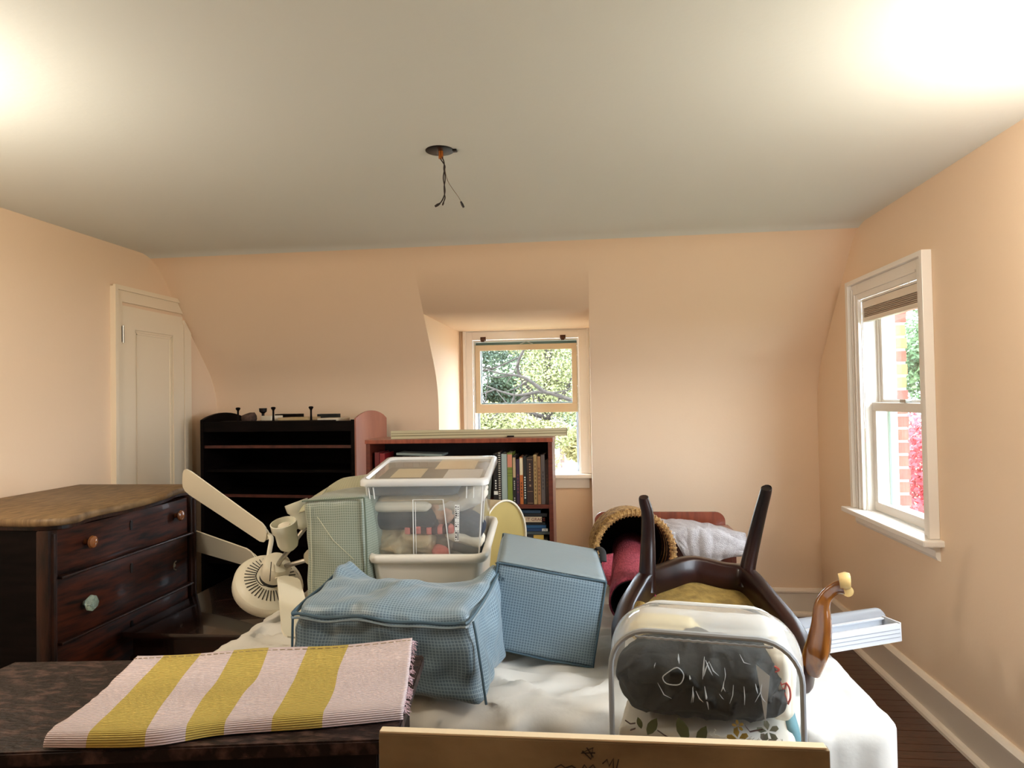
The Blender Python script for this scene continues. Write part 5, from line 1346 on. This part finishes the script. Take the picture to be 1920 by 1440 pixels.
# ================================================================ UPSIDE-DOWN CHAIR
chx, chy, chz = .40, 2.36, .80
ch = thing('upturned_chair', 'upside-down mahogany chair with ochre burlap underside, legs in the air', 'chair', (chx, chy, BZ))
BLg, BRg = W(1212, 1092, Y=2.46), W(1400, 1085, Y=2.54)      # roots of the two sabre legs (rear corners)
FRg = W(1500, 1262, Y=2.02); FLg = Vector((.09, 2.02, FRg.z+.055))
rail = [BLg, lerp(BLg, BRg, .22)+Vector((0, .055, .012)), lerp(BLg, BRg, .5)+Vector((-.005, .085, .026)), lerp(BLg, BRg, .78)+Vector((0, .055, .008)), BRg,
        lerp(BRg, FRg, .33)+Vector((.03, .0, .0)), lerp(BRg, FRg, .7)+Vector((.045, 0, .0)), FRg, lerp(FRg, FLg, .33)+Vector((0, -.03, 0)), lerp(FRg, FLg, .66)+Vector((0, -.03, 0)), FLg, lerp(FLg, BLg, .4)+Vector((-.03, 0, 0)), lerp(FLg, BLg, .75)+Vector((-.02, 0, 0))]
path = catmull(rail, 7, True)
obj('seat_rail', MB().tube(path, 1, prof=[(-.024, -.048), (.024, -.048), (.027, -.038), (.027, .03), (.020, .038), (-.020, .038), (-.027, .03), (-.027, -.038)], closed=True, up=(0, 0, 1)), M_mahog, ch, angle=50)
cen = sum(path, Vector())/len(path)
brl = MB(); K = len(path)
vsb = [cen-Vector((0, 0, .042))]
for ring in range(1, 9):
    for p in path: q = lerp(cen, p, ring/8*.97); q = q-Vector((0, 0, .050+.006*(ring/8)**2-.010)); vsb.append(q+Vector((0, 0, .0015*nz(q, 40, 1))))
fsb = [(0, 1+i, 1+(i+1) % K) for i in range(K)]+[(1+(r_-1)*K+i, 1+(r_-1)*K+(i+1) % K, 1+r_*K+(i+1) % K, 1+r_*K+i) for r_ in range(1, 8) for i in range(K)]
brl.add(vsb, fsb); obj('burlap_base', brl, M_burlap, ch, label='ochre burlap under the seat', angle=180)
# upholstered cushion beneath (the chair's seat, facing the mattress)
cu_ = MB(); vsb = []
for (s_, dz_) in ((.96, -.035), (1.0, -.055), (.98, -.085), (.85, -.108), (.5, -.122), (0.02, -.125)):
    for p in path: q = lerp(cen, p, s_); q = q+Vector((0, 0, dz_)); q.z = max(q.z, BZ+.014); vsb.append(q)
cu_.add(vsb, [(r_*K+i, r_*K+(i+1) % K, (r_+1)*K+(i+1) % K, (r_+1)*K+i) for r_ in range(5) for i in range(K)]); obj('seat_cushion', cu_, M_mahog if False else mat('dark_upholstery', (40, 26, 24), .9), ch, angle=180)
def sabre(root, pts, r0, r1):
    P = catmull([root]+pts, 7); k = len(P); return MB().tube(P, [lerp(r0, r1, (i/(k-1))**.6) for i in range(k)], 12)
lg = sabre(BLg+Vector((0, 0, -.03)), [W(1214, 1060, Y=2.47), W(1215, 1010, Y=2.48), W(1214, 965, Y=2.47), W(1208, 940, Y=2.46), W(1207, 932, Y=2.455)], .036, .0165)
obj('leg', lg, M_mahog, ch, label='rear leg, left of the pair in the air')
lg = sabre(BRg+Vector((0, 0, -.03)), [W(1402, 1065, Y=2.55), W(1414, 1010, Y=2.55), W(1426, 960, Y=2.53), W(1436, 922, Y=2.51), W(1437, 915, Y=2.505)], .034, .018)
obj('leg', lg, M_mahog, ch, label='rear leg, right of the pair in the air')
# cabriole front legs
def cab(pts, m, lab):
    P = catmull([W(a_, b_, Y=y_) for a_, b_, y_, r_ in pts], 6); R = [p[3] for p in pts]
    Rr = []
    for i in range(len(P)): t = i/6; k_ = min(int(t), len(R)-2); Rr.append(lerp(R[k_], R[k_+1], t-k_))
    mb = MB()
    prof = []
    for i in range(24): a_ = 2*pi*i/24; prof.append((cos(a_)*(1+.10*cos(4*a_)), sin(a_)*(1+.10*cos(4*a_))))
    mb.tube(P, Rr, prof=prof)
    return obj('leg', mb, m, ch, label=lab), P
lgo, P = cab([(1520, 1252, 2.02, .032), (1532, 1218, 1.99, .035), (1540, 1175, 1.98, .028), (1541, 1138, 1.98, .021), (1549, 1118, 1.98, .018), (1566, 1103, 1.97, .017), (1580, 1100, 1.965, .022)], M_gold, 'golden brown cabriole leg with a scrolled foot')
ftc = W(1582, 1098, Y=1.96)
obj('scroll_foot', MB().tube([ftc+Vector((-.012, 0, .012)), ftc+Vector((.004, -.004, .014)), ftc+Vector((.014, -.006, .014))], [.020, .024, .021], 14).tube([ftc+Vector((.006, -.012, -.012)), ftc+Vector((.010, .012, -.014))], [.015, .015], 12), mat('pale_foot', (210, 184, 126), .3, (180, 140, 80), 20), lgo, label='pale scroll')  # foot coloured paler than the leg
P2 = [FLg+Vector((0, 0, -.03)), FLg+Vector((-.01, -.03, .02)), FLg+Vector((-.005, -.03, .045)), FLg+Vector((.0, -.02, .06))]
# left front leg, snapped short, its rounded knee shows above the bag
kn = W(1205, 1135, Y=2.10)
obj('leg', MB().tube(catmull([FLg+Vector((0, 0, -.04)), lerp(FLg, kn, .5)+Vector((0, -.01, -.005)), kn], 5), [.032]*4+[.028]*3+[.022]*4, 12), M_burlap, ch, label='stubby fourth leg showing just above the clear bag')
# back of the chair tucked down towards the mattress behind
obj('back_post', MB().tube(catmull([BLg+Vector((0, .01, -.02)), BLg+Vector((-.01, .06, -.10)), Vector((BLg.x, BLg.y+.14, BZ+.035))], 5), .015, 10), M_mahog, ch)
obj('back_post', MB().tube(catmull([BRg+Vector((0, .01, -.02)), BRg+Vector((.01, .05, -.10)), Vector((BRg.x, BRg.y+.12, BZ+.035))], 5), .015, 10), M_mahog, ch)
obj('crest_rail', MB().tube(catmull([Vector((BLg.x-.02, BLg.y+.145, BZ+.035)), Vector(((BLg.x+BRg.x)/2, BLg.y+.20, BZ+.035)), Vector((BRg.x+.02, BRg.y+.125, BZ+.035))], 8), [(.02, .014)]*17, 10), M_mahog, ch)

bn = thing('low_bench', 'low dark bench behind the rough board, carrying the clear vinyl bag', 'bench', (.24, 1.6, 0))
obj('bench_top', bx((-.25, 1.38, .445), (.72, 1.76, .475), .005), M_tablebody, bn)
for x_ in (-.23, .66):
    for y_ in (1.40, 1.70): obj('leg', bx((x_, y_, 0), (x_+.04, y_+.04, .4445), .004), M_tablebody, bn)
# ================================================================ CLEAR ZIP BAG WITH BEDDING
za = radians(-10)
Mz = Matrix.Translation((.228, 1.49, .488)) @ Matrix.Rotation(za, 4, 'Z')
zw, zd, zh = .390, .25, .435
Zo = .150
zbag = thing('zip_bag', 'clear vinyl bedding bag with grey piping at the near right of the bed', 'storage bag', Mz.translation)
def zface(e, y, zoff=0, k=8):
    w = zw-e; h_ = zh-e*.5; r = .085; P = []
    for i in range(k+1): t = pi/2*i/k; P.append((w/2-r+r*cos(t), h_-r+r*sin(t)))
    for i in range(k+1): t = pi/2+pi/2*i/k; P.append((-w/2+r+r*cos(t), h_-r+r*sin(t)))
    P += [(-w/2, .02), (-w/2+.02, 0), (w/2-.02, 0), (w/2, .02)]
    return [Vector((x, y, z)) for x, z in P]
def zl(p): 
    return Mz @ Vector(p)
N_ = len(zface(0, 0))
fr0 = [zl(p) for p in zface(0, 0)]
obj('front_piping', MB().tube(fr0, .006, 8, closed=True), M_piping, zbag)
obj('back_piping', MB().tube([zl(p) for p in zface(.02, zd)], .005, 8, closed=True), M_pipingw, zbag)
obj('front_film', MB().add(fr0+[zl((0, -.004, zh*.5))], [(i, (i+1) % N_, N_) for i in range(N_)]), M_film, zbag, smooth=False)
side_ = MB(); 
lay_ = [[zl(p) for p in zface(.02*j/6-.034*sin(pi*j/6), zd*j/6)] for j in range(7)]
side_.add([p for l_ in lay_ for p in l_], [(r_*N_+i, r_*N_+(i+1) % N_, (r_+1)*N_+(i+1) % N_, (r_+1)*N_+i) for r_ in range(6) for i in range(N_)])
side_.add([zl(p) for p in zface(.02, zd)], [list(range(N_))])
obj('gusset_film', side_, M_filmw, zbag, angle=60)
zip_ = MB().tube([zl((x, -.006, zh-.012-.0015*(i % 2))) for i, x in enumerate([-.14+.28*j/30 for j in range(31)])], .003, 5); obj('zip_teeth', zip_, M_piping, zbag)
def zo(p): return Mz @ Vector((p[0]*.88, p[1], p[2]+Zo))
# pale strokes along the film creases, glints put in as colour
cr_ = MB(); rnd = random.Random(12)
for i in range(22):
    x = rnd.gauss(-.01, .07); z_ = rnd.uniform(.15, .255); a_ = rnd.uniform(-.5, .9); l_ = rnd.uniform(.012, .05)
    cr_.tube([zo((x, -.0055, z_)), zo((x+l_*sin(a_)*.5+rnd.uniform(-.003, .003), -.0085, z_-l_*.5)), zo((x+l_*sin(a_), -.0055, z_-l_*cos(a_)))], [.0004, rnd.uniform(.0008, .0022), .0003], 4)
tr_ = MB().add([zo((.120, -.006, .235)), zo((.150, -.009, .215)), zo((.138, -.006, .115))], [(0, 1, 2)]); cr_.add(tr_.v, tr_.f)
cr_.tube(catmull([zo((-.085, -.007, .20)), zo((-.06, -.009, .215)), zo((-.045, -.008, .20)), zo((-.055, -.009, .18)), zo((-.085, -.007, .178)), zo((-.095, -.007, .19)), zo((-.085, -.007, .20))], 4), .0012, 5)
obj('film_crease', cr_, clear_mat('crease_glint', (240, 246, 250), .5, .03, .9), zbag, kind='stuff')
# contents
def inbag(nm, label, m, c, s_, seed, wr, cat, rotx=0, n=30, bulge=.008, ws=14, r=None, warp=None):
    Ml = Mz @ Matrix.Translation((c[0]*.9, c[1], c[2]+Zo)) @ Matrix.Rotation(rotx, 4, 'Y')
    return obj(nm, softbox(s_, Ml, r or min(s_)*.42, bulge, wr, n, seed, warp, ws), m, loc=Mz @ Vector(c), label=label, cat=cat, weld=True, angle=180)
def folds(p, q):
    x, y, z = p; y -= .022*(max(0, 1-abs(noise.noise(Vector((x*9+z*7, z*6-x*4, 1.2))))*3.0))**1.5; y -= .013*(max(0, 1-abs(noise.noise(Vector((x*20-z*12, z*9+x*8, 6.2))))*3.0))**2; y += .006*noise.noise(Vector((x*40, z*30, 4)))+.010
    if x > .10: z += .010*(x-.10)/.1
    if z > 0: z -= .28*abs(x+.01)**1.6
    return (x, y, z)
inbag('dark_sheet', 'crumpled charcoal sheet inside the clear vinyl bag', M_charcoal, (-.012, .10, .168), (.335, .16, .150), 21, .012, 'bedding', 0, 50, .012, 12, .045, folds)
def flor(N, L, u, v, b):
    return None
fl_sheet = thing('floral_sheet', 'folded white sheet with leaf and flower print at the bottom of the clear bag', 'bedding', Mz @ Vector((0, .1, .04)))
Mfl = Mz @ Matrix.Translation((.0, .088, .112))
def wf(p, q):
    return p
obj('folded_layers', softbox((.365, .165, .215), Mfl, .012, .003, .003, 22, 31, None, 10), mat('white_cotton', (226, 220, 208), .85), fl_sheet, weld=True, angle=180)
def decal(shape, cx_, cz, ang_, s_, m, nm):
    P = [(x*cos(ang_)-z*sin(ang_), x*sin(ang_)+z*cos(ang_)) for x, z in shape]
    pts = [Mz @ Vector((cx_+x*s_, .0005, cz+z*s_)) for x, z in P]; k = len(pts); n2 = Mz.to_3x3() @ Vector((0, -1, 0))
    return MB().add(pts+[p+n2*.0006 for p in pts], [list(range(k)), list(range(k, 2*k))[::-1]]+[(i, (i+1) % k, k+(i+1) % k, k+i) for i in range(k)])
leafs = [(0, -1), (.35, -.55), (.48, 0), (.35, .5), (0, 1), (-.35, .5), (-.48, 0), (-.35, -.55)]
pet = [(0, .12), (.28, .6), (.16, 1), (-.16, 1), (-.28, .6)]
zsh = lambda px_, py_: (Mz.inverted() @ W(px_, py_, Y=1.50))
M_olive = mat('olive_print', (86, 92, 40), .85); M_pbrown = mat('brown_print', (84, 62, 54), .85); M_must = mat('mustard_print', (178, 150, 50), .85); M_sage = mat('sage_print', (150, 164, 152), .85); M_gpr = mat('greyblue_print', (168, 178, 182), .85)
for (px_, py_, an, s_, m) in ((1222, 1366, -.5, .022, M_olive), (1280, 1367, .35, .027, M_olive), (1316, 1374, -.45, .022, M_olive), (1198, 1361, .3, .013, M_olive)):
    p = zsh(px_, py_); q = decal(leafs, p.x, p.z, an, s_, m, 'printed_leaf'); obj('printed_leaf', q, m, fl_sheet, smooth=False)
for (px_, py_, m, s_) in ((1383, 1376, M_must, .022), (1438, 1358, M_sage, .022), (1432, 1382, M_gpr, .022), (1383, 1352, M_must, .012)):
    p = zsh(px_, py_); q = MB()
    for i in range(5): d_ = decal(pet, p.x, p.z, i*2*pi/5+.2, s_, m, 'x'); q.add(d_.v, d_.f)
    obj('printed_flower', q, m, fl_sheet, smooth=False)
for pts in (([(1170, 1358), (1180, 1364), (1190, 1362)]), ([(1232, 1372), (1245, 1380), (1262, 1388)]), ([(1396, 1350), (1405, 1361), (1428, 1354)]), ([(1180, 1376), (1190, 1372)]), ([(1458, 1386), (1470, 1392)])):
    P = [Mz @ Vector((zsh(*a_).x, .0, zsh(*a_).z)) for a_ in pts]; obj('printed_twig', MB().tube(P, [(.0008, .0034)]*len(P), 6, up=(0, 1, 0)), M_pbrown, fl_sheet, smooth=False)
fg = MB(); rnd = random.Random(8)
for i in range(50):
    x = rnd.uniform(-.02, .19); p = zo((x, .006, .072)); pts = [p]
    for j in range(5): pts.append(pts[-1]+Vector((rnd.uniform(-.006, .006), rnd.uniform(-.002, .001), rnd.uniform(-.003, .004))))
    fg.tube(catmull(pts, 2), .0005, 3, cap=False)
obj('loose_threads', fg, M_ivory, fl_sheet, kind='stuff')
inbag('red_print_cloth', 'cream cloth with a red print at the right inside the clear bag', M_ivory, (.175, .12, .165), (.055, .12, .15), 41, .006, 'bedding')
rp = thing('teal_cloth', 'teal cloth at the lower right inside the clear bag', 'bedding', Mz @ Vector((.19, .1, .05)))
obj('cloth', softbox((.03, .16, .21), Mz @ Matrix.Translation((.182, .15, .118)), .015, .004, .003, 12, 43), mat('teal_cotton', (96, 140, 152), .85), rp, weld=True, angle=180)
pr2 = MB()
P = [zo((.182+.012*cos(t)*(1+.2*i), .0415-.0, .15+.02*sin(t))) for i, t in enumerate([j*.7 for j in range(10)])]
ppz = [(.155, .205), (.165, .215), (.178, .212), (.172, .203)]
redm = mat('red_print', (206, 74, 60), .8)
par_ = [o for o in bpy.data.objects if o.name.startswith('red_print_cloth')][0]
def redst(pts, r=.0018): return MB().tube(catmull([zo((x, .054, z)) for x, z in pts], 4), r, 5)
for pts in ([(.150, .205), (.162, .212), (.176, .206), (.166, .200)], [(.176, .185), (.184, .165), (.192, .140)], [(.190, .18), (.198, .17), (.200, .15), (.194, .135)], [(.18, .175), (.19, .178), (.187, .166)]):
    q = redst(pts, .0022); pr2.add(q.v, q.f)
obj('red_lines', pr2, redm, par_)
# white comforter filling the back of the bag
inbag('white_comforter', 'white comforter filling the back of the clear bag', mat('white_fill', (226, 226, 224), .9), (.0, .195, .10), (.36, .075, .33), 51, .008, 'bedding', 0, 26, .01, 9, .06)
inbag('yellowish_pillow', 'ivory pillow at the top left of the clear bag', mat('ivory_pillow', (232, 216, 172), .9), (-.10, .165, .235), (.15, .09, .05), 52, .004, 'pillow')

# ================================================================ WHITE BLIND RAILS LYING ACROSS THE RIGHT EDGE
def railbar(name, label, A, B, w, h_, parts):
    A = Vector(A); B = Vector(B); d_ = B-A; L = d_.length; x_ = d_.normalized(); y_ = Vector((0, 0, 1)).cross(x_).normalized(); z_ = x_.cross(y_)
    Mx = Matrix.Translation(A) @ Matrix((x_, y_, z_)).transposed().to_4x4()
    t = thing(name, label, 'blind', A); parts(t, Mx, L, w, h_); return t
def p_chan(t, Mx, L, w, h_):
    obj('channel', MB().box((0, 0, 0), (L, w, .003), Mx).box((0, 0, .003), (L, .003, h_), Mx).box((0, w-.003, .003), (L, w, h_), Mx).box((0, .003, h_-.004), (L, .012, h_), Mx).box((0, w-.012, h_-.004), (L, w-.003, h_), Mx), M_blind, t, smooth=False)
    for k in range(3): obj('side_line', MB().box((0, -.0012, h_*(.25+.22*k)), (L, -.0002, h_*(.29+.22*k)), Mx), M_blindg, t, smooth=False)
    obj('slat_stack', MB().box((.0, .006, .0035), (L-.035, w-.006, h_*.55), Mx), M_blindg, t, smooth=False)
    obj('end_cap', MB().box((L+.0003, 0, 0), (L+.006, w, h_+.004), Mx, .001), M_blind, t)
def p_round(t, Mx, L, w, h_):
    pr = [(w*.5+w*.5*cos(a_), h_*.5+h_*.5*sin(a_)) for a_ in [i*pi/8 for i in range(16)]]
    obj('bar', MB().prism(pr, 'x', 0, L, Mx), M_blindg, t, smooth=True)
    obj('bar_lip', MB().box((0, -.004, 0), (L-.01, w*.35, .006), Mx), M_blind, t, smooth=False)
zr = BZ+.012
A1 = W(1462, 1200, Y=2.18); B1 = W(1688, 1184, Y=2.34); A1.z = zr; B1.z = zr+.014
railbar('blind_headrail', 'white open-channel blind headrail jutting past the bed at right', A1, B1, .075, .056, p_chan)
A2 = W(1455, 1180, Y=2.35); B2 = W(1662, 1160, Y=2.50); A2.z = zr; B2.z = zr+.012
railbar('blind_headrail', 'grey rounded blind bar behind the white channel at right', A2, B2, .07, .05, p_round)
